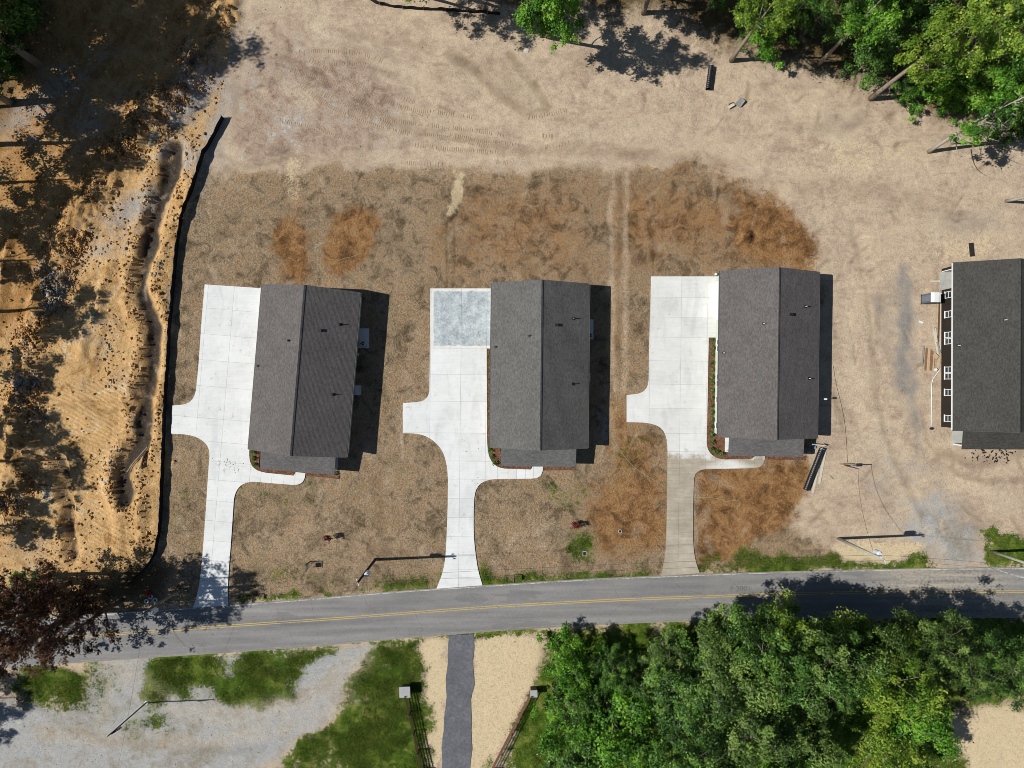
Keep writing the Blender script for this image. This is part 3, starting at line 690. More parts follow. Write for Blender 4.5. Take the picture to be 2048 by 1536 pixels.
# ------------------------------------------------------------------ concrete drives cut into slabs
def concrete(name, lo, mid, hi, damp=False, blotch=0.0, square=None):
    t = NT(name, 0.8, 0.25)
    x, y, z = t.xyz()
    n1 = t.noise(0.35, 5, 0.6); n2 = t.noise(2.0, 5, 0.65); n3 = t.noise(14, 3, 0.7); ns = t.noise(1, 4, 0.6, vec=t.mapping((0.4, 3.5, 1)))
    f = t.math('ADD', t.math('ADD', t.math('MULTIPLY', n1, 0.4), t.math('MULTIPLY', n2, 0.2 + blotch)), t.math('ADD', t.math('MULTIPLY', n3, 0.15), t.math('MULTIPLY', ns, 0.25 - blotch)))
    c = t.ramp(f, [(0.36, lo), (0.5, mid), (0.62, hi)])
    r = t.objrand()
    c = t.mix(0.35, c, t.ramp(r, [(0, tuple(v * 0.88 for v in mid[:3]) + (1,)), (1, hi)]))
    sm = t.con(t.noise(1.0, 5, 0.65, vec=t.mapping((0.55, 0.16, 1)), dist=0.7), 2.4)
    c = t.mix(t.math('MULTIPLY', t.step(sm, 0.5, 0.95), 0.55), c, t.mix(1.0, c, (0.8, 0.81, 0.82, 1), 'MULTIPLY'))
    mdt = t.step(t.con(t.noise(2.2, 6, 0.75, vec=t.mapping((1, 0.5, 1))), 2.4), 0.8, 0.98)
    c = t.mix(t.math('MULTIPLY', mdt, 0.4), c, C(190, 176, 152))
    st = t.step(t.math('ADD', t.noise(0.9, 5, 0.7), t.math('MULTIPLY', n3, 0.12)), 0.68, 0.76)
    c = t.mix(t.math('MULTIPLY', st, 0.45), c, C(168, 156, 138))
    if damp:
        m = t.step(t.math('ADD', y, t.math('MULTIPLY', t.math('SUBTRACT', t.noise(0.8, 5, 0.65), 0.5), 3.0)), -9.4, -8.5, 1, 0)
        dry = t.step(t.math('ADD', t.math('ABSOLUTE', t.math('SUBTRACT', x, 27.2)), t.math('MULTIPLY', t.math('ABSOLUTE', t.math('ADD', y, 10.3)), 2.5)), 1.2, 4.2, 0.15, 1)
        m = t.math('MULTIPLY', m, dry)
        c = t.mix(m, c, t.ramp(f, [(0.36, C(154, 144, 126)), (0.5, C(176, 166, 148)), (0.62, C(196, 188, 172))]))
    if square:
        (xa, xb, ya, yb) = square
        wz = t.math('MULTIPLY', t.math('SUBTRACT', t.noise(1.6, 4, 0.6), 0.5), 0.5)
        e = t.math('MINIMUM', t.math('MINIMUM', t.math('SUBTRACT', x, xa), t.math('SUBTRACT', xb, x)), t.math('MINIMUM', t.math('SUBTRACT', y, ya), t.math('SUBTRACT', yb, y)))
        inn = t.step(t.math('ADD', e, wz), -0.06, 0.12)
        fb = t.math('ADD', t.math('MULTIPLY', t.con(t.noise(0.9, 6, 0.7), 2.2), 0.5), t.math('MULTIPLY', t.con(t.noise(5, 5, 0.75), 2.2), 0.5))
        c = t.mix(inn, c, t.ramp(fb, [(0.15, C(128, 136, 140)), (0.45, C(172, 181, 184)), (0.62, C(194, 202, 204)), (0.85, C(220, 224, 224))]))
    return t.done(c, t.bump(t.math('ADD', n3, t.math('MULTIPLY', n2, 0.5)), 0.12, 0.02))
conc = concrete('pale_concrete', C(206, 207, 203), C(228, 230, 227), C(240, 241, 239))
conc_damp = concrete('part_damp_concrete', C(204, 204, 199), C(224, 224, 219), C(237, 237, 233), damp=True)
conc_new = concrete('part_bluish_concrete', C(206, 204, 196), C(226, 224, 217), C(238, 237, 232), square=(G(867, 0)[0], G(981, 0)[0], G(0, 692)[1], G(0, 582)[1]))
conc_old = concrete('grey_concrete', C(150, 150, 142), C(178, 178, 170), C(200, 200, 192))
joint_mat = simple('joint_sand', C(150, 146, 136), var=0.2)

def clip_half(poly, a, b, c_):
    out = []
    for i in range(len(poly)):
        p, q = poly[i], poly[(i + 1) % len(poly)]
        dp, dq = a * p[0] + b * p[1] - c_, a * q[0] + b * q[1] - c_
        if dp <= 0: out.append(p)
        if (dp < 0 < dq) or (dq < 0 < dp):
            s = dp / (dp - dq); out.append((p[0] + (q[0] - p[0]) * s, p[1] + (q[1] - p[1]) * s))
    return out
def area(p): return 0.5 * sum(p[i][0] * p[(i + 1) % len(p)][1] - p[(i + 1) % len(p)][0] * p[i][1] for i in range(len(p)))
def round_poly(px, keep):
    """photo-pixel outline -> world outline, chamfer-smoothed except at square corners"""
    P = [Vector(G(*p)[:2]) for p in px]; out = []
    n = len(P)
    for i in range(n):
        a, b, c_ = P[i - 1], P[i], P[(i + 1) % n]
        u, v = (a - b), (c_ - b)
        ang = u.angle(v) if u.length and v.length else math.pi
        if ang > math.radians(125) and ang < math.radians(179):
            r = min(u.length, v.length) * 0.3
            out += [tuple(b + u.normalized() * r), tuple(b + v.normalized() * r)]
        else: out.append(tuple(b))
    return out
def driveway(label, outline, rot, cuts_x, cuts_y, mat, special=None):
    poly = round_poly(outline, None)
    if area(poly) < 0: poly = poly[::-1]
    drive = MB().prism(poly, 0.0, 0.07).build('driveway', joint_mat, label=label, kind='structure')
    r = math.radians(rot); c0, s0 = math.cos(r), math.sin(r)
    loc = [(x * c0 + y * s0, -x * s0 + y * c0) for x, y in poly]
    g = 0.009
    xs_, ys_ = [-999] + sorted(cuts_x) + [999], [-999] + sorted(cuts_y) + [999]
    for xa, xb in zip(xs_[:-1], xs_[1:]):
        for ya, yb in zip(ys_[:-1], ys_[1:]):
            p = loc
            for (a, b, c_) in ((1, 0, xb - g), (-1, 0, -xa - g), (0, 1, yb - g), (0, -1, -ya - g)):
                p = clip_half(p, a, b, c_)
                if len(p) < 3: break
            if len(p) < 3 or abs(area(p)) < 0.05: continue
            q = []
            for pt in p:
                if not q or (abs(pt[0] - q[-1][0]) + abs(pt[1] - q[-1][1])) > 1e-4: q.append(pt)
            if len(q) > 2 and abs(q[0][0] - q[-1][0]) + abs(q[0][1] - q[-1][1]) < 1e-4: q.pop()
            q = [(x * c0 - y * s0, x * s0 + y * c0) for x, y in q]
            cx, cy = sum(a[0] for a in q) / len(q), sum(a[1] for a in q) / len(q)
            m = mat
            if special and special(cx, cy): m = conc_new
            MB().prism(q, 0.02, 0.1 + random.uniform(0, 0.004)).build('slab', m, drive)
    return drive
def rot_px(px, py, rot):
    x, y = G(px, py)[:2]; r = math.radians(rot)
    return (x * math.cos(r) + y * math.sin(r), -x * math.sin(r) + y * math.cos(r))
dr1 = driveway('pale concrete driveway beside the tilted house, its foot in tree shade', D1, -4.75, [rot_px(460, 690, -4.75)[0], rot_px(395, 840, -4.75)[0], rot_px(500, 955, -4.75)[0], rot_px(522, 957, -4.75)[0], rot_px(544, 959, -4.75)[0], rot_px(568, 961, -4.75)[0], rot_px(590, 962, -4.75)[0]],
         [rot_px(460, y, -4.75)[1] for y in (620, 672, 724, 776, 840, 886, 925, 962, 1004, 1044, 1084, 1124, 1165)], conc)
dr2 = driveway('pale concrete driveway with a bluish square slab at its head', D2, -0.6, [rot_px(921, 800, -.6)[0], rot_px(972, 800, -.6)[0], rot_px(860, 835, -.6)[0], rot_px(995, 945, -.6)[0], rot_px(1016, 945, -.6)[0], rot_px(1033, 945, -.6)[0], rot_px(1051, 945, -.6)[0], rot_px(1067, 945, -.6)[0]],
         [rot_px(920, y, -.6)[1] for y in (697, 749, 803, 866, 922, 958, 997, 1035, 1073, 1110, 1138, 1156)], conc, lambda x, y: y > G(0, 697)[1] + 0.3 and x > G(862, 0)[0])
dr3 = driveway('concrete driveway with damp tan lower half beside the shrub bed', D3, -0.75, [rot_px(1360, 800, -.75)[0], rot_px(1298, 815, -.75)[0], rot_px(1411, 925, -.75)[0], rot_px(1430, 925, -.75)[0], rot_px(1446, 925, -.75)[0], rot_px(1478, 925, -.75)[0], rot_px(1508, 925, -.75)[0]],
         [rot_px(1360, y, -.75)[1] for y in (595, 635, 675, 722, 769, 817, 867, 903, 937, 976, 1022, 1064, 1106)], conc_damp)
# ------------------------------------------------------------------ houses
ZE, RISE = 2.9, 2.8        # top of roof at the eave, ridge above the eave

def shingle(name, lo, mid, hi, along_y=True):
    t = NT(name, 0.95, 0.1)
    x, y, z = t.xyz()
    a, b = (x, y) if along_y else (y, x)
    tab = t.con(t.noise(1.0, 3, 0.85, vec=t.mapping((6.0, 2.6, 1) if along_y else (2.6, 6.0, 1))), 3.4)
    n2 = t.noise(0.5, 4); n3 = t.noise(22, 2, 0.7)
    f = t.math('ADD', t.math('MULTIPLY', tab, 0.45), t.math('ADD', t.math('MULTIPLY', t.con(n2, 1.6), 0.25), t.math('MULTIPLY', t.con(n3, 2.5), 0.3)))
    c = t.ramp(f, [(0.12, lo), (0.5, mid), (0.88, hi)])
    return t.done(c, t.bump(n3, 0.2, 0.01))
SH = {
    'a': (shingle('grey_shingles', C(80, 76, 74), C(102, 98, 96), C(124, 120, 118)), shingle('grey_porch_shingles', C(82, 80, 79), C(104, 102, 101), C(126, 124, 123), False)),
    'b': (shingle('greenish_grey_shingles', C(80, 78, 75), C(102, 101, 98), C(124, 123, 119)), shingle('greenish_porch_shingles', C(80, 80, 79), C(102, 103, 101), C(124, 125, 123), False)),
    'd': (shingle('dark_grey_shingles', C(56, 55, 52), C(74, 73, 69), C(92, 91, 87)), shingle('dark_porch_shingles', C(54, 53, 50), C(72, 71, 67), C(90, 89, 84), False)),
}
white_trim = simple('white_trim', C(228, 230, 226), 0.6, 0.4, 0.06)
dark_trim = simple('dark_grey_trim', C(92, 90, 88), 0.7, 0.3, 0.1)
sage_wall = simple('pale_sage_siding', C(196, 206, 190), 0.7, 0.3, 0.08)
tan_wall = simple('pale_tan_siding', C(206, 200, 186), 0.7, 0.3, 0.08)
dark_wall = simple('black_brown_siding', C(40, 34, 30), 0.6, 0.3, 0.2)
glass = NT('window_glass', 0.08, 0.5).done((0.02, 0.025, 0.035, 1))
inside_dark = simple('unlit_interior', C(70, 66, 60), 0.9, 0.1)
black_metal = simple('black_vent_metal', C(30, 30, 30), 0.6, 0.3)
pvc = simple('white_pvc', C(225, 225, 220), 0.5, 0.4, 0.08)

def slope_mesh(W, L, sgn):
    """one roof slope: lapped shingle courses with real steps, and the deck under them"""
    mb = MB()
    run = W / 2; n = 46; tk = 0.009
    for i in range(n):
        a0, a1 = i / n, (i + 1) / n                  # 0 at the eave, 1 at the ridge
        x0, x1 = sgn * run * (1 - a0), sgn * run * (1 - a1)
        z0, z1 = ZE + RISE * a0, ZE + RISE * a1
        k = 5
        ysn = [-L / 2 + L * j / k for j in range(k + 1)]
        for ya, yb in zip(ysn[:-1], ysn[1:]):
            mb.add([(x0, ya, z0 + tk), (x0, yb, z0 + tk), (x1, yb, z1), (x1, ya, z1)], [(0, 1, 2, 3)])
            mb.add([(x0, ya, z0 - 0.002), (x0, yb, z0 - 0.002), (x0, yb, z0 + tk), (x0, ya, z0 + tk)], [(0, 1, 2, 3)])
    d = 0.16
    xe = sgn * run
    mb.add([(xe, -L / 2, ZE - 0.004), (xe, L / 2, ZE - 0.004), (0, L / 2, ZE + RISE - 0.004), (0, -L / 2, ZE + RISE - 0.004), (xe, -L / 2, ZE - d), (xe, L / 2, ZE - d), (0, L / 2, ZE + RISE - d), (0, -L / 2, ZE + RISE - d)],
           [(4, 5, 6, 7), (0, 4, 7, 3), (1, 2, 6, 5), (0, 1, 5, 4)])
    return mb

def roof_hit(px, py, house):
    """photo pixel -> local point on the roof of a house"""
    (c, rot, W, L) = house
    cx, cy = c[0] * PXM, -c[1] * PXM; r = math.radians(rot)
    z = ZE + RISE * 0.5
    for _ in range(30):
        wx, wy, _z = G(px, py, z)
        u = (wx - cx) * math.cos(r) + (wy - cy) * math.sin(r); v = -(wx - cx) * math.sin(r) + (wy - cy) * math.cos(r)
        z = ZE + RISE * (1 - abs(u) / (W / 2))
    return u, v, z

def window(parent, x, y, z, w, h, face, mull=True):
    """face: 'L' (-x wall), 'R' (+x), 'F' (-y)"""
    fr, t_ = 0.07, 0.06
    def bx(mb, a0, a1, z0, z1, d0, d1):
        if face == 'L': mb.box(x - d1, x - d0, y + a0, y + a1, z + z0, z + z1)
        elif face == 'R': mb.box(x + d0, x + d1, y + a0, y + a1, z + z0, z + z1)
        else: mb.box(x + a0, x + a1, y - d1, y - d0, z + z0, z + z1)
    m = MB()
    bx(m, -w / 2, w / 2, -h / 2, -h / 2 + fr, 0.0, t_); bx(m, -w / 2, w / 2, h / 2 - fr, h / 2, 0.0, t_)
    bx(m, -w / 2, -w / 2 + fr, -h / 2 + fr, h / 2 - fr, 0.0, t_); bx(m, w / 2 - fr, w / 2, -h / 2 + fr, h / 2 - fr, 0.0, t_)
    win = m.build('window', white_trim, parent)
    p = MB(); bx(p, -w / 2 + fr, w / 2 - fr, -h / 2 + fr, h / 2 - fr, -0.01, 0.02); p.build('pane', glass, win)
    m2 = MB(); bx(m2, -w / 2 + fr, w / 2 - fr, -0.03, 0.03, 0.021, t_ - 0.005)
    m2.build('sash_rail', white_trim, win)
    s = MB(); bx(s, -w / 2 - 0.05, w / 2 + 0.05, -h / 2 - 0.06, -h / 2 - 0.002, 0.0, 0.1); s.build('sill', white_trim, win)
    return win

def make_house(i, label, sh, wall_m, unfinished=False, vents=()):
    (c, rot, W, L) = HOUSES[i]
    h = empty('house', (c[0] * PXM, -c[1] * PXM, 0), math.radians(rot), label, 'house', 'new single storey houses on the building plots')
    main, porch_m = SH[sh]
    wx, wy = W / 2 - 0.42, L / 2 - 0.28
    zt = ZE - 0.17 + 0.42 / (W / 2) * RISE - 0.03
    # walls: the side facing the drive may have an open garage bay
    m = MB(); t_ = 0.16
    gy0, gy1 = 7.2, 9.45
    if unfinished:
        m.box(-wx, -wx + t_, -wy, gy0, 0, zt); m.box(-wx, -wx + t_, gy1, wy, 0, zt); m.box(-wx, -wx + t_, gy0, gy1, 2.25, zt)
    else:
        m.box(-wx, -wx + t_, -wy, wy, 0, zt)
    m.build('side_wall', wall_m, h)
    MB().box(wx - t_, wx, -wy, wy, 0, zt).build('side_wall', wall_m, h)
    for s in (-1, 1):
        y0, y1 = (-wy, -wy + t_) if s < 0 else (wy - t_, wy)
        x1 = wx - t_ - 0.002
        e = RISE * (1 - x1 / (W / 2)) + ZE - 0.19
        pr = [(-x1, 0.0), (x1, 0.0), (x1, e), (0, ZE + RISE - 0.2), (-x1, e)]
        mb = MB()
        mb.add([(a, y0, b) for a, b in pr] + [(a, y1, b) for a, b in pr], [(0, 1, 2, 3, 4), (9, 8, 7, 6, 5)] + [(k, (k + 1) % 5, 5 + (k + 1) % 5, 5 + k) for k in range(5)])
        mb.build('gable_wall', wall_m, h)
    # siding laps proud of the walls that face the camera sideways
    for s in (-1, 1):
        mb = MB(); x0 = s * wx
        for k in range(int(zt / 0.15)):
            z0 = 0.12 + k * 0.15
            if z0 + 0.15 > zt: break
            segs = [(-wy, wy)] if not (unfinished and s < 0 and z0 < 2.3) else [(-wy, gy0 - 0.12), (gy1 + 0.12, wy)]
            for a, b in segs:
                mb.add([(x0 + s * 0.022, a, z0), (x0 + s * 0.022, b, z0), (x0 + s * 0.004, b, z0 + 0.15), (x0 + s * 0.004, a, z0 + 0.15), (x0, a, z0), (x0, b, z0)], [(0, 1, 2, 3), (0, 4, 5, 1)])
        mb.build('siding', wall_m, h, kind='stuff')
    # roof
    roof = slope_mesh(W, L, -1).build('roof_slope', main, h)
    slope_mesh(W, L, 1).build('roof_slope', main, h)
    rc = MB()
    n = int(L / 0.28)
    for k in range(n):
        y0 = -L / 2 + L * k / n; y1 = y0 + L / n - 0.01; d0, d1 = 0.075, 0.045
        zr = ZE + RISE
        dz = 0.19 / (W / 2) * RISE
        rc.add([(-0.19, y0, zr - dz + d0), (0, y0, zr + d0 + 0.02), (0.19, y0, zr - dz + d0), (-0.19, y1, zr - dz + d1), (0, y1, zr + d1 + 0.02), (0.19, y1, zr - dz + d1),
                (-0.19, y0, zr - dz - 0.03), (0.19, y0, zr - dz - 0.03), (-0.19, y1, zr - dz - 0.03), (0.19, y1, zr - dz - 0.03)],
               [(0, 1, 4, 3), (1, 2, 5, 4), (0, 6, 7, 2, 1), (0, 3, 8, 6), (2, 7, 9, 5)])
    rc.build('ridge_cap', main, h)
    for s in (-1, 1):
        xe = s * W / 2
        g0, g1 = (xe + s * 0.004, xe + s * 0.11) if s > 0 else (xe + s * 0.11, xe + s * 0.004)
        MB().box(g0, g1, -L / 2 + 0.05, L / 2 - 0.05, ZE - 0.15, ZE - 0.035).build('gutter', white_trim if unfinished else dark_trim, h)
        xa, xb = (s * (wx + 0.03), s * (W / 2 - 0.004)); xa, xb = min(xa, xb), max(xa, xb)
        MB().box(xa, xb, -L / 2 + 0.02, L / 2 - 0.02, ZE - 0.19, ZE - 0.165).build('soffit', white_trim, h)
        y = s * (L / 2); ya, yb = (y + 0.003, y + 0.03) if s > 0 else (y - 0.03, y - 0.003)
        for q in (-1, 1):
            mb = MB(); X0, X1 = q * W / 2, q * 0.004
            pts = [(X0, ZE - 0.03), (X1, ZE + RISE - 0.03), (X1, ZE + RISE - 0.2), (X0, ZE - 0.2)]
            mb.add([(a, ya, b) for a, b in pts] + [(a, yb, b) for a, b in pts], [(0, 1, 2, 3), (7, 6, 5, 4)] + [(k, (k + 1) % 4, 4 + (k + 1) % 4, 4 + k) for k in range(4)])
            mb.build('rake_board', dark_trim, h)
    # front porch (towards the road): floor, posts, beam, lapped lean-to roof
    yf = -wy; yo = -(L / 2 + 2.3)
    MB().box(-4.25, 4.25, yo + 0.25, yf - 0.003, 0.0, 0.14).build('porch_floor', conc_old if unfinished else conc, h)
    pr = MB(); n = 17; z0, z1 = 2.42, 2.70; px0 = 4.55
    for k in range(n):
        a0, a1 = k / n, (k + 1) / n
        ya, yb = yo + (yf - yo) * a0, yo + (yf - yo) * a1
        za, zb = z0 + (z1 - z0) * a0, z0 + (z1 - z0) * a1
        pr.add([(-px0, ya, za + 0.014), (px0, ya, za + 0.014), (px0, yb, zb), (-px0, yb, zb), (-px0, ya, za - .002), (px0, ya, za - .002)], [(0, 1, 2, 3), (0, 4, 5, 1)])
    pr.add([(-px0, yo, z0 - .004), (px0, yo, z0 - .004), (px0, yf, z1 - .004), (-px0, yf, z1 - .004), (-px0, yo, z0 - .12), (px0, yo, z0 - .12), (px0, yf, z1 - .12), (-px0, yf, z1 - .12)], [(7, 6, 5, 4), (0, 4, 5, 1), (0, 3, 7, 4), (1, 5, 6, 2)])
    pr.build('porch_roof', porch_m, h)
    for x in (-4.1, -1.5, 1.5, 4.1):
        MB().box(x - 0.075, x + 0.075, yo + 0.35, yo + 0.5, 0.141, 2.16).build('porch_post', white_trim, h)
    MB().box(-4.3, 4.3, yo + 0.33, yo + 0.52, 2.161, 2.29).build('porch_beam', white_trim, h)
    MB().box(-0.48, 0.48, yf - 0.06, yf - 0.002, 0.15, 2.2).build('front_door', simple('dark_door', C(60, 40, 34), 0.5), h)
    for x in (-2.6, 2.6): window(h, x, yf, 1.45, 1.5, 1.3, 'F')
    # side windows
    for (y, w) in ((6.46, 0.82), (4.06, 0.82), (1.53, 0.72), (0.73, 0.72), (-2.77, 0.76), (-3.56, 0.76), (-5.55, 0.82), (-8.75, 0.82)):
        if not unfinished and y > 3.5: continue
        window(h, -wx - 0.022, y, 1.43, w, 1.3, 'L')
    for y in (6.4, 2.0, -3.4, -7.4): window(h, wx + 0.022, y, 1.5, 0.9, 1.2, 'R')
    if unfinished:
        MB().box(-wx - 0.25, -0.6, gy0, gy1, 0.0, 0.11).build('garage_floor', conc_old, h)
        MB().box(-0.6, -0.5, gy0 - 0.1, gy1 + 0.1, 0, 2.6).build('inner_wall', inside_dark, h)
        for y in (gy0 - 0.05, gy1 + 0.05):
            MB().box(-wx - 0.04, -0.7, y - 0.05, y + 0.05, 0.111, 2.24).build('jamb_wall', white_trim if y > gy0 else dark_wall, h)
        MB().box(-wx - 0.06, -wx - 0.026, gy0 - 0.1, gy1 + 0.1, 2.2, 2.32).build('garage_header', white_trim, h)
    else:
        for k in range(4):
            MB().box(-wx - 0.05, -wx - 0.024, 4.3, 9.1, 0.12 + k * 0.54, 0.12 + k * 0.54 + 0.53).build('garage_door_panel', white_trim, h)
    # things that stick out of the roof
    for (px, py, kind) in vents:
        u, v, z = roof_hit(px, py, HOUSES[i])
        if kind == 'box':
            MB().obox((u, v, z + 0.09), (0.42, 0.34, 0.2)).build('box_vent', black_metal, h)
        else:
            p = MB().tube([(u, v, z - 0.1), (u, v, z + 0.42)], 0.055, 8).build('vent_pipe', pvc if kind == 'w' else black_metal, h)
            MB().obox((u, v, z + 0.02), (0.34, 0.34, 0.05), mat=Matrix.Rotation(math.atan2(RISE, W / 2) * (1 if u > 0 else -1), 3, 'Y')).build('flashing', black_metal, p)
    return h

h1 = make_house(0, 'grey roofed house standing at a slight tilt, nearest the black silt fence', 'a', tan_wall,
                vents=((577, 681, 'k'), (516, 732, 'k'), (640, 661, 'box'), (681, 649, 'k'), (667, 789, 'k')))
h2 = make_house(1, 'grey roofed house beside the driveway with the bluish square slab', 'b', tan_wall,
                vents=((1058, 672, 'k'), (991, 694, 'k'), (1113, 650, 'box'), (1147, 637, 'w'), (1146, 768, 'k')))
h3 = make_house(2, 'grey roofed house with a long row of shrubs along its pale wall', 'a', sage_wall,
                vents=((1527, 647, 'w'), (1447, 706, 'w'), (1582, 629, 'box'), (1611, 613, 'w'), (1618, 757, 'w')))
h4 = make_house(3, 'unfinished dark sided house with white windows facing the lumber pile', 'd', dark_wall, True,
                vents=((2009, 640, 'w'), (1916, 691, 'w')))

# condenser units and stoops in the shade east of the houses
grey_metal = simple('grey_painted_metal', C(176, 180, 182), 0.5, 0.4, 0.1)
def condenser(px, py, w, l, ux, uy, label_pad, label_unit):
    x, y, _ = G(px, py)
    MB().box(x - w / 2, x + w / 2, y - l / 2, y + l / 2, 0, 0.1).build('equipment_pad', conc, label=label_pad, cat='concrete pad', group='concrete pads beside houses')
    a, b, _ = G(ux, uy, 0.8)
    u = empty('air_conditioner', (a, b, 0.1), 0, label_unit, 'air conditioner', 'outdoor cooling units')
    MB().box(-.37, .37, -.37, .37, 0, 0.7).build('casing', grey_metal, u)
    MB().ring((0, 0, 0.701), 0.27, 0.36, 0.03, 24).build('fan_guard', white_trim, u)
    MB().tube([(0, 0, 0.7), (0, 0, 0.712)], 0.269, 20).build('fan_opening', black_metal, u)
    for k in range(3):
        t_ = k * 2.094
        MB().obox((0.11 * math.cos(t_), 0.11 * math.sin(t_), 0.72), (0.2, 0.09, 0.012), t_).build('fan_blade', grey_metal, u)
condenser(727.5, 676.5, 1.35, 2.45, 725, 687, 'concrete pad in the shade under the tilted house', 'grey fan unit on the pad beside the tilted house')
condenser(1177, 659, 1.2, 2.5, 1179.5, 671, 'concrete pad half under the eave of the middle house', 'grey fan unit half under the eave of the middle house')
MB().box(*(lambda p: (p[0] - .45, p[0] + .32, p[1] - .62, p[1] + .58))(G(717, 780)), 0, 0.3).build('door_stoop', conc, label='small pale stoop by the shaded wall of the tilted house', cat='stoop')
MB().box(*(lambda p: (p[0] - .45, p[0] + .2, p[1] - .6, p[1] + .6))(G(1177, 755)), 0, 0.28).build('door_stoop', conc, label='small pale stoop by the shaded wall of the middle house', cat='stoop')
MB().box(*(lambda p: (p[0] - .14, p[0] + .14, p[1] - .12, p[1] + .12))(G(716, 709)), 0, 0.5).build('utility_box', white_trim, label='tiny white utility box by the tilted house, below its fan unit', cat='utility box')
mp = empty('service_mast', (*G(1636, 797.5)[:2], 0), 0, 'thin post with a white head in the shade of the shrub row house', 'post')
MB().tube([(0, 0, 0), (0, 0, 1.9)], 0.05, 8).build('pole', grey_metal, mp)
MB().box(-.13, .13, -.1, .1, 1.901, 2.2).build('meter_box', white_trim, mp)

# ------------------------------------------------------------------ mulch beds
t = NT('brown_mulch', 0.95, 0.1)
n1 = t.noise(7, 5, 0.75); n2 = t.noise(1.2, 4)
mulch = t.done(t.ramp(t.math('ADD', t.math('MULTIPLY', n1, 0.75), t.math('MULTIPLY', n2, 0.25)), [(0.34, C(58, 36, 26)), (0.48, C(112, 78, 60)), (0.58, C(146, 108, 86)), (0.7, C(186, 152, 128))]), t.bump(n1, 0.9, 0.12))
def bed(label, px):
    poly = [G(*p)[:2] for p in px]
    MB().prism(poly, 0.0, 0.075).build('mulch_bed', mulch, label=label, kind='structure')
bed('brown mulch bed round the porch corner of the tilted house', [(499, 899), (520, 899), (518, 936), (674, 948), (680, 950), (678, 958), (612, 951), (590.5, 943.5), (587.5, 950), (528, 944.4), (511.6, 938.5), (502.7, 927.5), (499.6, 914.5)])
bed('narrow brown mulch bed along the middle house', [(975, 698), (994, 698), (994, 880), (1010, 930), (1150, 930), (1152, 940), (1087, 941), (1086.5, 930), (1065, 930), (1061.5, 938), (1005, 936.3), (990.7, 930.4), (981.6, 919.5), (976.6, 905), (974.6, 880)])
bed('wide brown mulch bed holding the long row of shrubs', [(1417.6, 676), (1436, 676), (1434, 870), (1456, 880), (1456, 905), (1612, 912), (1610, 920), (1530, 919), (1529.6, 910), (1509.6, 910), (1502.6, 917.4), (1445, 918.3), (1427.4, 912.5), (1417.6, 902.6), (1413.6, 890)])
# ------------------------------------------------------------------ silt fences
t = NT('black_silt_fabric', 0.85, 0.2)
silt_mat = t.done(t.ramp(t.noise(3, 4), [(0.3, (0.006, 0.006, 0.007, 1)), (0.7, (0.016, 0.016, 0.018, 1))]))
stake_wood = simple('weathered_stake', C(150, 124, 92), 0.9, 0.1)
def silt_fence(label, px, height=0.85, close=True):
    root = empty('silt_fence', GG(*px[len(px) // 2]), 0, label, 'silt fence')
    o = Vector(root.location)
    pts = resample([G(*p)[:2] for p in px], 0.5)
    V, F = [], []
    for i, p in enumerate(pts):
        d = (pts[min(i + 1, len(pts) - 1)] - pts[max(i - 1, 0)]).normalized(); n = Vector((-d.y, d.x, 0))
        g_ = gz(p.x, p.y)
        w = 0.05 * math.sin(i * 1.9) + random.uniform(-.03, .03)
        hh = height + 0.05 * math.sin(i * 0.8)
        for z_, s_ in ((-0.05, 0.0), (hh * .5, w * .6), (hh, w)):
            for q in (-0.012, 0.012):
                V.append(tuple(p + n * (s_ + q) + Vector((0, 0, g_ + z_)) - o))
    for i in range(len(pts) - 1):
        a, b = 6 * i, 6 * (i + 1)
        for k in (0, 2):
            F += [(a + k, b + k, b + k + 2, a + k + 2), (a + k + 1, a + k + 3, b + k + 3, b + k + 1)]
        F.append((a + 4, b + 4, b + 5, a + 5))
    link('fabric', np_mesh('fabric', V, F, silt_mat), root)
    sm = MB().obox((0, 0, 0.45), (0.045, 0.045, 1.1)).mesh('stake', stake_wood)
    for i in range(0, len(pts), 5):
        p = pts[i]; d = (pts[min(i + 1, len(pts) - 1)] - pts[max(i - 1, 0)]).normalized(); n = Vector((d.y, -d.x, 0))
        s = bpy.data.objects.new('stake', sm); col.objects.link(s); s.parent = root
        q = p + n * 0.09
        s.location = Vector((q.x, q.y, gz(q.x, q.y))) - o
        s.rotation_euler = (random.uniform(-.06, .06), random.uniform(-.06, .06), random.uniform(0, 1))
silt_fence('long black fabric silt fence curving between the clay cut and the straw lawn', SILT)
silt_fence('black fabric silt fence along the top edge of the sandy ground', [(690, -40), (728, -8), (752, 8), (790, 16), (840, 20), (900, 22), (960, 26), (1000, 32)], 0.7)

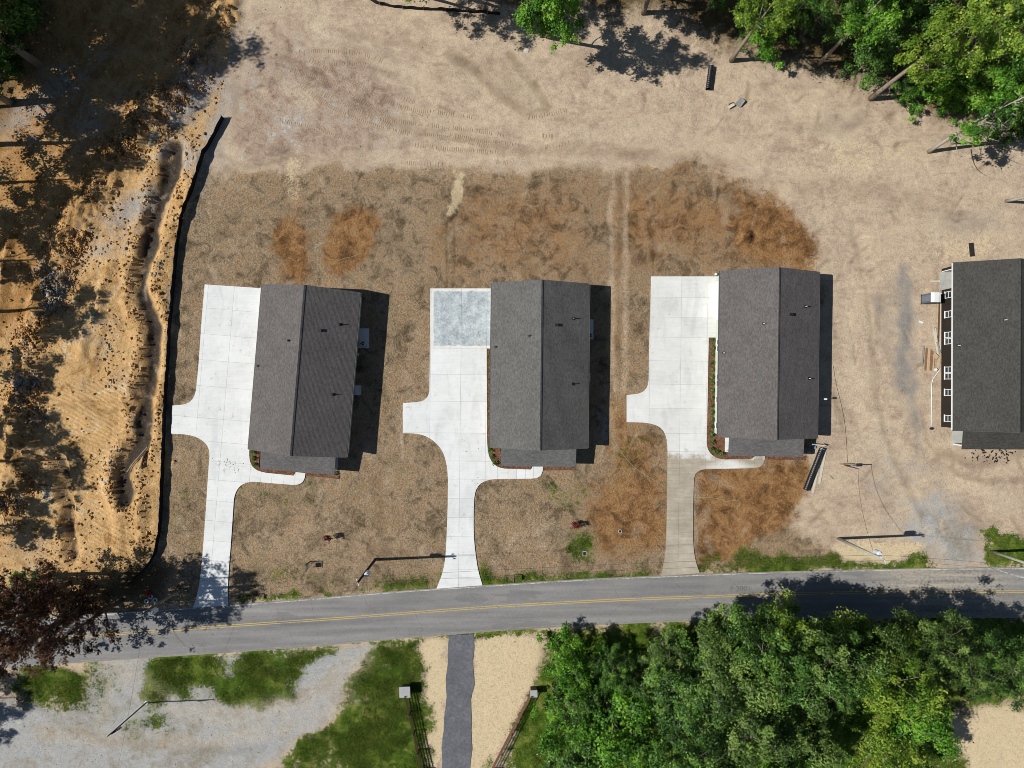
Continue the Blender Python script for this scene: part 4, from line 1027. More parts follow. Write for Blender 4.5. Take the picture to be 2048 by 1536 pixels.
# ------------------------------------------------------------------ utility poles and wires
pole_wood = simple('grey_pole_wood', C(120, 112, 98), 0.9, 0.15, 0.2, 3)
insul = simple('porcelain', C(214, 218, 220), 0.3, 0.5, 0.05)
tank = simple('light_grey_tank', C(206, 212, 216), 0.35, 0.5, 0.05)
wire_mat = simple('dark_wire', C(46, 46, 48), 0.6, 0.3, 0.1)
POLES = []
def pole(px, py, h, label, tdir, tz, wood=pole_wood, tank_on=True):
    b = GG(px, py)
    r = empty('utility_pole', (b[0], b[1], b[2] - 0.05), 0, label, 'utility pole', 'wooden utility poles along the road')
    MB().tube([(0, 0, 0), (0, 0, h * .5), (0, 0, h)], [0.19, 0.16, 0.12], 12).build('pole', wood, r, True)
    MB().tube([(0.22, 0.05, 0), (0.2, 0.05, h * .62)], 0.035, 6).build('conduit', grey_metal, r)
    a = math.radians(tdir)
    for s in (-1, 1):
        x, y = math.cos(a + 1.57) * .3 * s, math.sin(a + 1.57) * .3 * s
        MB().tube([(0, 0, h - .35), (x, y, h - .25)], 0.03, 6).build('bracket', grey_metal, r)
        MB().tube([(x, y, h - .27), (x, y, h - .2), (x, y, h - .12), (x, y, h - .02)], [.04, .085, .05, .075], 10).build('insulator', insul, r)
    MB().tube([(0, 0, h), (0, 0, h + .06), (0, 0, h + .2)], [.04, .07, .06], 8).build('insulator', insul, r)
    if tank_on:
        x, y = math.cos(a) * .5, math.sin(a) * .5
        tr = MB().tube([(x, y, tz - .5), (x, y, tz + .38), (x, y, tz + .45)], [.29, .29, .2], 18).build('transformer', tank, r)
        for s in (-1, 1):
            q = a + s * .9
            MB().tube([(x + .14 * math.cos(q), y + .14 * math.sin(q), tz + .44), (x + .14 * math.cos(q), y + .14 * math.sin(q), tz + .62), (x + .14 * math.cos(q), y + .14 * math.sin(q), tz + .7)], [.055, .075, .03], 8).build('bushing', insul, tr)
        MB().obox((x * .45, y * .45, tz), (.3, .12, .5), a).build('hanger', grey_metal, tr)
    P = Vector(r.location); POLES.append((P, h))
    return r
pole(364, 1178, 9.3, 'leaning grey utility pole at the shaded foot of the first driveway', -40, 7.5)
pole(751, 1119, 9.9, 'dark utility pole whose shadow crosses onto the middle driveway', 20, 7.0, simple('dark_creosote_wood', C(52, 50, 48), 0.8, 0.2, 0.2, 3))
pole(1677, 1077, 10.4, 'pale utility pole with white transformer near the gravel entrance', 40, 8.5, simple('pale_pole_wood', C(176, 178, 162), 0.9, 0.15, 0.15, 3))
pole(1985, 1103, 10.2, 'bare pale utility pole in the grass past the gravel entrance', 60, 8.0, simple('pale_pole_wood', C(176, 178, 162)), False)
def wire(a, b, sag, label, r=0.01, group='overhead wires'):
    a, b = Vector(a), Vector(b); pts = []
    for k in range(15):
        f = k / 14; p = a.lerp(b, f); p.z -= sag * 4 * f * (1 - f); pts.append(p)
    MB().tube(pts, r, 5).build('overhead_wire', wire_mat, label=label, cat='wire', group=group)
west = (Vector((G(-500, 1245)[0], G(-500, 1245)[1], 0)), 9.5)
east = (Vector((G(2700, 1105)[0], G(2700, 1105)[1], 0)), 9.8)
chain = [west] + POLES + [east]
spans = ['west of the shaded first driveway', 'between the shaded pole and the dark pole', 'between the dark pole and the white transformer pole', 'over the gravel entrance between the two pale poles', 'past the last pale pole']
for (a, b, s) in zip(chain[:-1], chain[1:], spans):
    wire(a[0] + Vector((0, 0, a[1] + .18)), b[0] + Vector((0, 0, b[1] + .18)), 0.5, 'upper overhead wire ' + s)
    wire(a[0] + Vector((0, .15, a[1] - 1.6)), b[0] + Vector((0, .15, b[1] - 1.6)), 0.7, 'lower overhead wire ' + s, 0.013)
wire(POLES[0][0] + Vector((0, 0, 8.6)), (*G(255, 1640)[:2], 6.0), 0.8, 'service wire crossing the road from the shaded pole', 0.009)

# temporary meter post and its feed
rust = simple('rusty_brown_wood', C(110, 74, 50), 0.85, 0.15, 0.3, 5)
mp = empty('meter_post', GG(1690, 931), 0, 'rusty brown temporary post with a meter box on the sand', 'post')
MB().tube([(0, 0, -.1), (0, 0, 3.3)], [.075, .06], 8).build('post', rust, mp)
MB().box(.08, .26, -.2, .2, 1.3, 1.9).build('meter_box', grey_metal, mp)
MB().obox((-.35, .2, .55), (.07, .07, 1.5), mat=Matrix.Rotation(.6, 3, 'Y')).build('brace', rust, mp)
wire(POLES[2][0] + Vector((0.2, 0.1, 8.0)), Vector(mp.location) + Vector((0, 0, 3.25)), 0.9, 'drooping wire from the white transformer pole to the brown meter post', 0.018)

def lie(pts, r, name, mat, label, cat, n=6, zoff=0.0, group=None):
    P = []
    for p in resample([G(*q)[:2] for q in smooth_poly(pts, 2)], 0.4):
        P.append((p.x, p.y, gz(p.x, p.y) + r + zoff))
    return MB().tube(P, r, n).build(name, mat, None, True, label, cat, group)
lie([(1665, 725), (1672, 770), (1688, 830), (1693, 880), (1695, 925)], 0.02, 'loose_cable', wire_mat, 'thin dark cable lying on the sand beside the shrub row house', 'cable')
hose_m = simple('pale_green_hose', C(150, 176, 140), 0.6, 0.3, 0.1)
lie([(668, 524), (690, 516), (712, 512), (726, 500)], 0.02, 'garden_hose', hose_m, 'pale hose end at the orange patch above the tilted house', 'hose')
lie([(690, 538), (730, 566), (768, 590), (784, 630), (795, 680), (786, 720), (765, 758), (735, 795), (706, 822)], 0.022, 'garden_hose', hose_m, 'long pale green hose looping past the shade of the tilted house', 'hose')
lie([(1182, 815), (1200, 830), (1222, 868), (1240, 902), (1268, 935), (1300, 955), (1334, 976)], 0.022, 'garden_hose', hose_m, 'green hose running from the middle house to the damp driveway', 'hose')
lie([(1387, 995), (1415, 995), (1440, 997), (1452, 1004), (1464, 1001), (1476, 1000), (1482, 1006), (1474, 1014)], 0.024, 'garden_hose', hose_m, 'green hose coiled on the orange front lawn', 'hose')

# ------------------------------------------------------------------ signs, mailboxes, lids, posts near the road
sg = empty('yard_sign', GG(620, 1123), 0, 'hanging yard sign on a white and black post in the front lawn', 'sign')
MB().box(-.05, .05, -.05, .05, 0, 1.65).build('post', simple('black_paint', C(26, 26, 28), 0.5), sg)
MB().box(-.035, .035, -.85, -.051, 1.45, 1.53).build('arm', simple('black_paint', C(26, 26, 28)), sg)
MB().box(-.02, .02, -.75, -.2, .68, 1.36).build('panel', white_trim, sg)
for y in (-.65, -.3): MB().box(-.008, .008, y - .01, y + .01, 1.361, 1.449).build('chain', black_metal, sg)
def mailbox(px, py, label):
    m = empty('mailbox', GG(px, py), 0, label, 'mailbox', 'roadside mailboxes')
    MB().box(-.05, .05, -.05, .05, 0, 1.0).build('post', rust, m)
    MB().box(-.04, .04, -.6, .1, 1.001, 1.04).build('arm', rust, m)
    pr = [(-.1, 1.041), (.1, 1.041), (.1, 1.19), (.07, 1.25), (0, 1.275), (-.07, 1.25), (-.1, 1.19)]
    mb = MB(); n = len(pr)
    mb.add([(a, -.62, b) for a, b in pr] + [(a, -.08, b) for a, b in pr], [tuple(range(n)), tuple(range(2 * n - 1, n - 1, -1))] + [(k, (k + 1) % n, n + (k + 1) % n, n + k) for k in range(n)])
    mb.build('box', simple('black_mailbox', C(34, 34, 38), 0.4, 0.5), m)
    MB().box(.102, .115, -.3, -.22, 1.12, 1.35).build('flag', simple('red_flag', C(190, 40, 30)), m)
mailbox(1028, 1150, 'black mailbox on a brown post in the green verge by the middle driveway')
mailbox(512, 1188, 'black mailbox on a post in the verge by the first driveway')
mx_, my_, mz_ = GG(1169, 1107)
mbx = empty('water_meter_box', (mx_, my_, mz_), 0, 'small white rimmed meter box sunk in the lawn below a red sapling', 'meter box')
m = MB(); m.box(-.22, -.18, -.3, .3, 0, .09); m.box(.18, .22, -.3, .3, 0, .09); m.box(-.18, .18, -.3, -.26, 0, .09); m.box(-.18, .18, .26, .3, 0, .09); m.build('rim', white_trim, mbx)
MB().box(-.18, .18, -.26, .26, -.02, .03).build('lid', black_metal, mbx)
cl = empty('cleanout_cap', GG(1240, 1062.5), 0, 'round grey drain cap lying in the orange lawn', 'drain cap')
MB().ring((0, 0, 0), .17, .25, .1, 18).build('rim', conc_old, cl)
MB().tube([(0, 0, 0), (0, 0, .05)], .168, 14).build('lid', black_metal, cl)
for k, (px, py, w_) in enumerate(((294, 1202, 'left of the trio'), (302, 1193, 'nearest the lawn'), (311, 1200, 'nearest the leaning pole'))):
    p = GG(px, py)
    o = MB().ring((0, 0, 0), .17, .28, .2, 20).build('white_ring', white_trim, label='white ring in the shaded grass, ' + {0: 'one farthest from the leaning pole', 1: 'the one farthest from the road', 2: 'the one closest to the leaning pole'}[k], cat='planter ring', group='three white rings by the pole')
    o.location = p
fl = MB()
for k in range(40):
    a, r_ = random.random() * 6.28, random.random() ** .5 * .4
    q = Vector((r_ * math.cos(a), r_ * math.sin(a), .1 + random.random() * .3)); s = .08
    fl.add([q + Vector((-s, -s, 0)), q + Vector((s, -s, .04)), q + Vector((s, s, .02)), q + Vector((-s, s, .05))], [(0, 1, 2, 3)])
o = fl.build('flower_clump', simple('red_petals', C(170, 40, 34)), label='clump of red flowers beside the white rings', cat='flowers'); o.location = GG(300, 1186)

# flagpole with limp flag
fp = empty('flagpole', GG(293, 1405), 0, 'black flagpole with a limp striped flag on the gravel lot', 'flagpole')
MB().tube([(0, 0, 0), (0, 0, 8.1)], [.09, .06], 10).build('pole', simple('black_pole_paint', C(24, 24, 26), 0.4, 0.5), fp, True)
MB().tube([(0, 0, 8.1), (0, 0, 8.16), (0, 0, 8.24), (0, 0, 8.3)], [.04, .09, .09, .03], 10).build('finial', simple('gold_finial', C(206, 180, 90), 0.3, 0.5), fp)
MB().ring((0, 0, 0), .1, .22, .08, 16).build('base_collar', white_trim, fp)
t = NT('striped_flag', 0.8, 0.2)
x, y, z = t.xyz()
stripe = t.step(t.math('FRACT', t.math('MULTIPLY', t.math('ADD', z, t.math('MULTIPLY', x, -0.35)), 3.4)), 0.48, 0.52)
fcx = t.mix(stripe, C(176, 38, 44), C(222, 216, 212))
fcx = t.mix(t.step(z, 6.86, 6.9), fcx, C(38, 44, 92))
flag_m = t.done(fcx)
V, F = [], []
nu, nv = 12, 9
for j in range(nv):
    for i in range(nu):
        u, v = i / (nu - 1), j / (nv - 1)
        zz = 7.75 - 1.55 * v - 0.42 * u * (1 - .3 * v)
        V.append((0.07 + 0.34 * u * (0.35 + 0.65 * v), 0.11 * math.sin(u * 11 + v * 2) * (0.3 + v) - 0.05, zz))
F = [(j * nu + i, j * nu + i + 1, (j + 1) * nu + i + 1, (j + 1) * nu + i) for j in range(nv - 1) for i in range(nu - 1)]
link('flag', np_mesh('flag', V, F, flag_m, True), fp)

# ------------------------------------------------------------------ stone pillars and rail fences by the asphalt path
stone_m = simple('brown_fieldstone', C(120, 104, 86), 0.9, 0.15, 0.35, 4, bump=.4)
cap_m = simple('pale_capstone', C(170, 172, 170), 0.8, 0.2, 0.1)
mortar_m = simple('mortar', C(140, 134, 122), .95, .1, .15)
def pillar(px, py, w, h, cap, label):
    p = empty('stone_pillar', GG(px, py), math.radians(2), label, 'pillar', 'stone entrance pillars')
    MB().box(-w / 2 + .03, w / 2 - .03, -w / 2 + .03, w / 2 - .03, 0, h).build('core', mortar_m, p)
    for side in range(4):
        a = side * math.pi / 2
        z = 0.02; row = 0
        while z < h - .1:
            hh = random.uniform(.16, .26); hh = min(hh, h - z - .01); x0 = -w / 2
            while x0 < w / 2 - .06:
                ww = min(random.uniform(.2, .42), w / 2 - x0)
                c_ = Vector((x0 + ww / 2, -w / 2 + .03, z + hh / 2)); c_.rotate(Matrix.Rotation(a, 3, 'Z'))
                MB().obox(c_, (ww - .02, .06 + random.uniform(0, .03), hh - .02), a).build('stone', stone_m, p)
                x0 += ww
            z += hh
    MB().box(-cap / 2, cap / 2, -cap / 2, cap / 2, h + .001, h + .12).build('capstone', cap_m, p)
pillar(812.5, 1375.5, .9, 1.15, 1.35, 'stone pillar with a pale square cap in the bright grass')
pillar(1067, 1378.5, .75, 1.15, .88, 'stone pillar with a pale cap beside the leafy wood')
rail_m = simple('dark_brown_rail', C(86, 68, 54), .9, .15, .3, 4)
rail_m2 = simple('reddish_brown_rail', C(120, 84, 66), .9, .15, .3, 4)
def rail_fence(label, a, b, mat, rails=4, h=1.35):
    A, B = Vector(G(*a)[:2]), Vector(G(*b)[:2]); d = B - A; L = d.length; ang = math.atan2(d.y, d.x)
    f = empty('rail_fence', (A.x, A.y, 0), ang, label, 'fence', 'wooden rail fences by the asphalt path')
    n = int(L / 2.4)
    for k in range(n + 1):
        x = L * k / n
        MB().box(x - .07, x + .07, -.07, .07, 0, h + .1).build('post', mat, f)
    for k in range(n):
        for r in range(rails):
            z = h * (r + .8) / rails - .02; j = random.uniform(-.02, .02)
            MB().obox(((k + .5) * L / n, -.09, z + j), (L / n - .01, .04, .14)).build('rail', mat, f)
rail_fence('dark brown four rail fence running from the pillar in the bright grass', (813.5, 1384), (872, 1650), rail_m)
rail_fence('reddish brown rail fence along the edge of the leafy wood', (1063, 1384), (925, 1650), rail_m2)

# ------------------------------------------------------------------ site litter: pipes, boards, rubble
black_pipe_m = simple('black_plastic_pipe', C(30, 30, 32), 0.45, 0.5, 0.15)
def culvert(name, a, b, r, label, mat=black_pipe_m, cat='pipe', zo=0.0):
    A, B = Vector(GG(*a)), Vector(GG(*b)); A.z += r + zo; B.z += r + zo
    n = max(8, int((B - A).length / .12)); pts = [A.lerp(B, k / n) for k in range(n + 1)]
    o = empty(name, A, 0, label, cat)
    mb = MB().tube([p - A for p in pts], [r * (1 if k % 2 else .93) for k in range(n + 1)], 16, cap=False)
    mb.tube([p - A for p in (pts[0], pts[-1])], r * .82, 16, cap=False)
    mb.build('pipe_wall', mat, o)
    d = (B - A).normalized()
    for e in (A, B):
        MB().tube([e - A - d * .03, e - A + d * .03], [r * 1.02, r * 1.02], 16, cap=False).build('end_band', grey_metal if e is A else mat, o)
culvert('drain_pipe', (1641, 897), (1609, 979), 0.34, 'long black drain pipe lying at the edge of the orange lawn')
culvert('drain_pipe', (1421, 134), (1415, 180), 0.33, 'short black drain pipe half buried in the sandy bank')
pale_board = simple('pale_board', C(206, 198, 180), .85, .15, .12, 5)
grey_board = simple('grey_board', C(150, 148, 140), .85, .15, .2, 5)
red_board = simple('brown_board', C(140, 104, 78), .85, .15, .25, 5)
tan_board = simple('tan_board', C(196, 172, 138), .85, .15, .15, 5)
def plank(a, b, w, th, mat, label, z=0.0, name='plank', group=None, cat='plank'):
    A, B = Vector(GG(*a)), Vector(GG(*b)); d = B - A
    o = MB().obox((0, 0, 0), (d.length, w, th)).build(name, mat, label=label, cat=cat, group=group)
    o.location = (A + B) / 2 + Vector((0, 0, th / 2 + .01 + z)); o.rotation_euler = (0, -math.asin(max(-1, min(1, d.z / d.length))), math.atan2(d.y, d.x))
    return o
plank((1643, 902), (1625, 985), .28, .05, pale_board, 'long pale board close beside the long black drain pipe')
plank((1651, 899), (1638, 968), .26, .05, pale_board, 'shorter pale board lying apart from the long black drain pipe')
plank((1660, 951), (1666, 958), .1, .05, grey_board, 'small dark stick on the sand beyond the pale boards')
plank((1051, 106), (1057, 88), .55, .03, pale_board, 'pale plywood offcut on the sand under the trees', cat='board')
plank((1941, 486), (1944, 513), .55, .1, simple('charred_board', C(44, 42, 40)), 'dark board lying above the unfinished house', cat='board')
plank((1860, 563), (1886, 562), .2, .06, pale_board, 'pale board lying crosswise by the open garage')
for k, (ax, bx_, ya, yb, mt, w_, nm) in enumerate(((1847, 1843, 691, 733, grey_board, .2, 'grey outermost board'), (1853, 1850, 696, 741, red_board, .22, 'dark brown second board'), (1856.5, 1853.5, 697, 741, tan_board, .16, 'tan third board'), (1859, 1856.5, 697, 741, tan_board, .15, 'tan fourth board'),
                                    (1861.5, 1859.5, 699, 741, red_board, .18, 'reddish fifth board'), (1864, 1862, 702, 741, red_board, .16, 'reddish sixth board'), (1867, 1865, 712, 741, tan_board, .16, 'short tan innermost board'))):
    plank((ax, ya), (bx_, yb), w_, .1, mt, nm + ' of the stack by the unfinished house', name='stacked_board', group='boards stacked by the unfinished house')
for k, (a, b, mt, nm) in enumerate((((1866, 657), (1876, 708), pale_board, 'pale outer board'), ((1868.5, 655), (1878, 706), grey_board, 'grey middle board'), ((1870, 656), (1874, 700), pale_board, 'pale short board'), ((1873, 684), (1880, 706), grey_board, 'grey small board'))):
    plank(a, b, .2, .07, mt, nm + ' of the loose bundle against the unfinished house', .02 + .004 * k, 'loose_board', 'loose boards against the unfinished house')
plank((1878.5, 598), (1876, 684), .12, .1, rust, 'long dark pole lying along the unfinished house', .0, 'timber_pole', cat='pole')
plank((1881, 600), (1881, 700), .12, .05, pale_board, 'long pale strip lying along the dark wall', .0, 'trim_strip', cat='strip')
plank((1874, 716), (1866, 708), .5, .04, tan_board, 'tan broken sheet at the end of the board stack', .13, 'plywood_scrap', cat='board')
plank((1879, 715), (1876, 738), .3, .04, tan_board, 'splintered tan sheet leaning by the board stack', .0, 'plywood_scrap', cat='board')
lie([(1881, 737), (1872, 750), (1863, 760), (1862.5, 800), (1862, 852)], .05, 'white_pipe', pvc, 'bent white plastic pipe running along the sand to a black cap', 'pipe')
o = MB().tube([(0, 0, 0), (0, 0, .3), (0, 0, .36)], [.15, .15, .1], 12).build('pipe_cap', black_metal, label='black capped standpipe at the end of the white pipe', cat='pipe cap'); o.location = GG(1861, 857)
plank((1868, 737), (1871, 741), .3, .3, white_trim, 'white bucket sized box by the board stack', name='white_box', cat='box')
plank((1838, 643), (1846, 646), .25, .1, white_trim, 'small white scrap on the sand by the blue gravel strip', name='white_scrap', cat='scrap')
# portable toilet
pt = empty('portable_toilet', GG(1851, 599), math.radians(-1), 'portable toilet with white roof and slate walls by the unfinished house', 'portable toilet')
slate = simple('slate_plastic', C(92, 100, 108), .6, .3, .1)
MB().box(-.56, .56, -.56, .56, .1, 2.05).build('cabin', slate, pt)
MB().box(-.6, .6, -.6, .6, 0, .099).build('skid', black_metal, pt)
mb = MB()
rp = [(-.6, 2.051), (.6, 2.051), (.56, 2.16), (.25, 2.24), (-.25, 2.24), (-.56, 2.16)]
n = len(rp)
mb.add([(a, -.6, b) for a, b in rp] + [(a, .6, b) for a, b in rp], [tuple(range(n)), tuple(range(2 * n - 1, n - 1, -1))] + [(k, (k + 1) % n, n + (k + 1) % n, n + k) for k in range(n)])
mb.build('roof_cap', white_trim, pt)
MB().box(-.585, -.561, -.36, .36, .15, 1.95).build('door', simple('slate_door', C(112, 120, 128), .6), pt)
MB().tube([(.4, .4, 2.1), (.4, .4, 2.5)], .05, 8).build('vent_stack', white_trim, pt)
# rubble and logs
def chunk(px, py, size, rz, mat, label, name, cat, seed):
    r_ = random.Random(seed); o = MB().obox((0, 0, 0), size); o.v = [(x + r_.uniform(-.12, .12) * size[0], y + r_.uniform(-.12, .12) * size[1], z + r_.uniform(-.1, .1) * size[2]) for x, y, z in o.v]
    ob = o.build(name, mat, label=label, cat=cat); p = GG(px, py); ob.location = (p[0], p[1], p[2] + size[2] * .35); ob.rotation_euler = (.15, -.1, rz)
chunk(1479, 206, (.9, .65, .4), .9, grey_board, 'larger grey block at the foot of the bank', 'rubble_block', 'rubble', 1)
chunk(1461, 213, (.75, .4, .35), .5, pale_board, 'smaller pale block at the foot of the bank', 'rubble_block', 'rubble', 2)
culvert('log', (1456, 210), (1466, 206), .09, 'dark thin log beside the smaller pale block', rust, 'log')
bark = simple('pale_bark', C(150, 138, 120), .9, .1, .25, 4)
lie([(296, 893), (275, 918), (252, 944)], .09, 'timber_pole', bark, 'long pale pole lying across the end of the ditch', 'pole', zoff=.3)
lie([(294, 902), (290, 918), (287, 934)], .14, 'log', simple('dark_bark', C(92, 66, 52), .9, .1, .3, 4), 'short dark log beside the pale pole at the ditch end', 'log', 8, .1)
lie([(80, 968), (92, 970), (104, 973)], .08, 'branch', rust, 'dark branch lying in the lower clay', 'branch', zoff=.1)
lie([(58, 808), (70, 818), (82, 830)], .06, 'branch', bark, 'thin pale branch on the clod ridge', 'branch', zoff=.35)
o = MB().tube([(0, 0, 0), (0, 0, .35), (0, 0, .38)], [.14, .16, .12], 12).build('bucket', white_trim, label='white bucket at the corner of the shrub row house and its driveway', cat='bucket'); o.location = GG(1431, 549)
# odds and ends in the shade of the third porch
for (px, py, sz, cc, lb) in ((1617, 904, (.35, .25, .3), C(150, 170, 200), 'small bluish box in the porch shade by the drain pipe'), (1627, 895, (.45, .3, .25), C(120, 150, 190), 'low bluish tub in the porch shade by the drain pipe')):
    o = MB().obox((0, 0, sz[2] / 2), sz, .3).build('storage_tub', simple(lb[:16].replace(' ', '_'), cc), label=lb, cat='tub'); o.location = G(px, py)
rk = empty('sawhorse', GG(1632, 889), math.radians(-6), 'pale sawhorse standing across the edge of the porch shade', 'sawhorse')
MB().box(-.9, .9, -.05, .05, .72, .8).build('top_beam', pale_board, rk)
for s in (-.75, .75):
    for q in (-1, 1):
        MB().tube([(s, q * .06, .71), (s * 1.05, q * .3, 0)], .035, 6).build('leg', pale_board, rk)
# scraps of shingle below the last porch: too many and too small to pick apart
mb = MB()
for k in range(90):
    px, py = random.gauss(1985, 34), random.gauss(911, 7)
    if not (1926 < px < 2080): continue
    p = Vector(GG(px, py)) + Vector((0, 0, .02)); s = random.uniform(.05, .19)
    mb.obox(p, (s * random.uniform(1, 2.2), s, .02), random.random() * 3)
mb.build('shingle_debris', simple('black_shingle', C(36, 34, 32)), label='black shingle scraps scattered on the sand below the unfinished porch', kind='stuff')
mb = MB()
for (cx, cy, sx, sy, n_) in ((452, 925, 12, 5, 26), (475, 935, 14, 5, 18), (487, 600, 30, 60, 10), (480, 680, 30, 80, 14), (950, 900, 20, 60, 10)):
    for k in range(n_):
        p = G(random.gauss(cx, sx), random.gauss(cy, sy))
        mb.obox((p[0], p[1], .112), (random.uniform(.04, .16), .05, .012), random.random() * 3)
mb.build('mud_debris', simple('dried_mud', C(120, 108, 92)), label='crumbs of dried mud scattered on the pale driveways', kind='stuff')

# ------------------------------------------------------------------ machine tracks pressed into the sand
track_m = simple('darker_sand', C(172, 150, 124), .95, .1, .12, 3)  # tread bars in a slightly darker sand colour than the ground
V, F = [], []
def track(px, w=.55):
    pts = resample([G(*p)[:2] for p in smooth_poly(px, 2)], .24)
    for i, p in enumerate(pts[:-1]):
        if random.random() < .12: continue
        d = (pts[i + 1] - p).normalized(); n = Vector((-d.y, d.x, 0))
        g_ = gz(p.x, p.y); b = len(V); hw = w / 2 * random.uniform(.75, 1.05)
        for s, q, z in ((-1, -.055, -.01), (1, -.055, -.01), (1, .01, .05), (-1, .01, .05), (-1, .06, -.01), (1, .06, -.01)):
            V.append(tuple(p + n * hw * s + d * q + Vector((0, 0, g_ + z))))
        F.extend([(b, b + 1, b + 2, b + 3), (b + 3, b + 2, b + 5, b + 4)])
for tr in ([(598, 103), (650, 102), (700, 104), (735, 109), (765, 123)], [(655, 128), (700, 126), (731, 131)], [(581, 140), (625, 152), (670, 168), (721, 198), (748, 219), (776, 232)], [(643, 185), (680, 205), (724, 225), (782, 253)],
           [(803, 195), (830, 205)], [(800, 215), (850, 222), (892, 227), (960, 236)], [(600, 170), (660, 215), (740, 250), (820, 268)], [(793, 260), (885, 273), (981, 294)], [(760, 240), (860, 250), (960, 262), (1010, 270)], [(1056, 236), (1100, 229), (1134, 219)], [(1085, 271), (1106, 272)], [(1090, 294), (1115, 291), (1138, 285)],
           [(1005, 328), (1030, 320), (1049, 308)], [(800, 325), (850, 327), (892, 330)], [(513, 185), (496, 230), (475, 284)], [(543, 195), (522, 240), (502, 284)], [(900, 270), (985, 284), (1040, 290)], [(560, 240), (640, 260), (700, 280)],
           [(620, 120), (700, 160), (780, 205), (860, 235)], [(830, 290), (920, 300), (1000, 305)]):
    track(tr)
link('sand_track_marks', np_mesh('sand_track_marks', V, F, track_m), label='tread marks of tracked machines in the sand', kind='stuff')
# ------------------------------------------------------------------ clods on the clay, pebbles
def rocks(name, n, sampler, smin, smax, mat, label, seed):
    r = np.random.default_rng(seed)
    P = sampler(n, r); n = len(P)
    base = np.array([(1, 0, 0), (-1, 0, 0), (0, 1, 0), (0, -1, 0), (0, 0, 1), (0, 0, -1)], float)
    tri = np.array([(0, 2, 4), (2, 1, 4), (1, 3, 4), (3, 0, 4), (2, 0, 5), (1, 2, 5), (3, 1, 5), (0, 3, 5)])
    s = smin + (smax - smin) * r.random(n) ** 3
    V = base[None] * (s[:, None, None] * r.uniform(.55, 1.25, (n, 6, 1))) + r.normal(0, .22, (n, 6, 3)) * s[:, None, None]
    a = r.random(n) * 6.28
    ca, sa = np.cos(a)[:, None], np.sin(a)[:, None]
    V = np.stack([V[..., 0] * ca - V[..., 1] * sa, V[..., 0] * sa + V[..., 1] * ca, V[..., 2] * .75], -1)
    V[..., 0] += P[:, 0:1]; V[..., 1] += P[:, 1:2]; V[..., 2] += (P[:, 2] + s * .3)[:, None]
    F = (tri[None] + 6 * np.arange(n)[:, None, None]).reshape(-1, 3)
    return link(name, np_mesh(name, V.reshape(-1, 3), F, mat), label=label, kind='stuff')
def by_weight(A, box):
    def f(n, r):
        out = []
        tot = 0
        while tot < n:
            x = r.uniform(box[0], box[1], 40000); y = r.uniform(box[2], box[3], 40000)
            k = r.random(40000) < samp(A, x, y)
            out.append(np.stack([x[k], y[k], samp(Z, x[k], y[k])], -1)); tot += k.sum()
            if len(out) > 60: break
        return np.concatenate(out)[:n]
    return f
t = NT('clay_clods', .95, .1)
ncl = t.noise(.9, 4); ncx = t.noise(.12, 3)
clod_m = t.done(t.mix(t.step(ncx, .5, .62), t.ramp(ncl, [(.35, C(136, 96, 52)), (.5, C(188, 142, 88)), (.65, C(220, 184, 134))]), t.ramp(ncl, [(.35, C(130, 120, 108)), (.65, C(196, 188, 176))])))
cw = np.clip(rough * 0.9 * np.clip(.4 + 1.5 * fbm(X, Y, 3, 81, 3), 0, 1) + patch * 0.08 + np.exp(-((dl - 1.9) / .7) ** 2) * .12 * clay + .006 * clay, 0, 1) * np.clip(flat * 2, 0, 1) * (dl > 1.2)
rocks('clod_debris', 18000, by_weight(cw, (-70, -35, -28, 48)), .03, .24, clod_m, 'broken clods of clay and stone along the graded cut', 3)
pebw = (sandy * .05 + bank * (1 - litter) * .8 + gravel * .25) * np.clip(flat * 3, 0, 1)
rocks('pebble_debris', 3500, by_weight(pebw, (-64, 64, -48, 48)), .02, .09, simple('pale_pebbles', C(186, 168, 142), .95, .1, .25, 1.2), 'small stones scattered over sand and gravel', 5)

# ------------------------------------------------------------------ grass: straw on the lawn, green on the verges
excl = np.clip(flat * 12, 0, 1) * (house_sd > .1) * (sd_road > .05)
def leaf_mat(name, trans=.35, rough=.6, spec=.25):
    t = NT(name, rough, spec)
    _, _, _, _, cc = t.attr('tint')
    t.put(t.b.inputs['Base Color'], cc)
    tr = t.n.new('ShaderNodeBsdfTranslucent'); t.l.new(cc, tr.inputs['Color'])
    ms = t.n.new('ShaderNodeMixShader'); ms.inputs[0].default_value = trans
    out = [n for n in t.n if n.type == 'OUTPUT_MATERIAL'][0]
    t.l.new(t.b.outputs[0], ms.inputs[1]); t.l.new(tr.outputs[0], ms.inputs[2]); t.l.new(ms.outputs[0], out.inputs['Surface'])
    return t.m
blade_m = leaf_mat('grass_blades', .25, .8, .1)
leaf_m = leaf_mat('tree_leaves', .36, .5, .35)
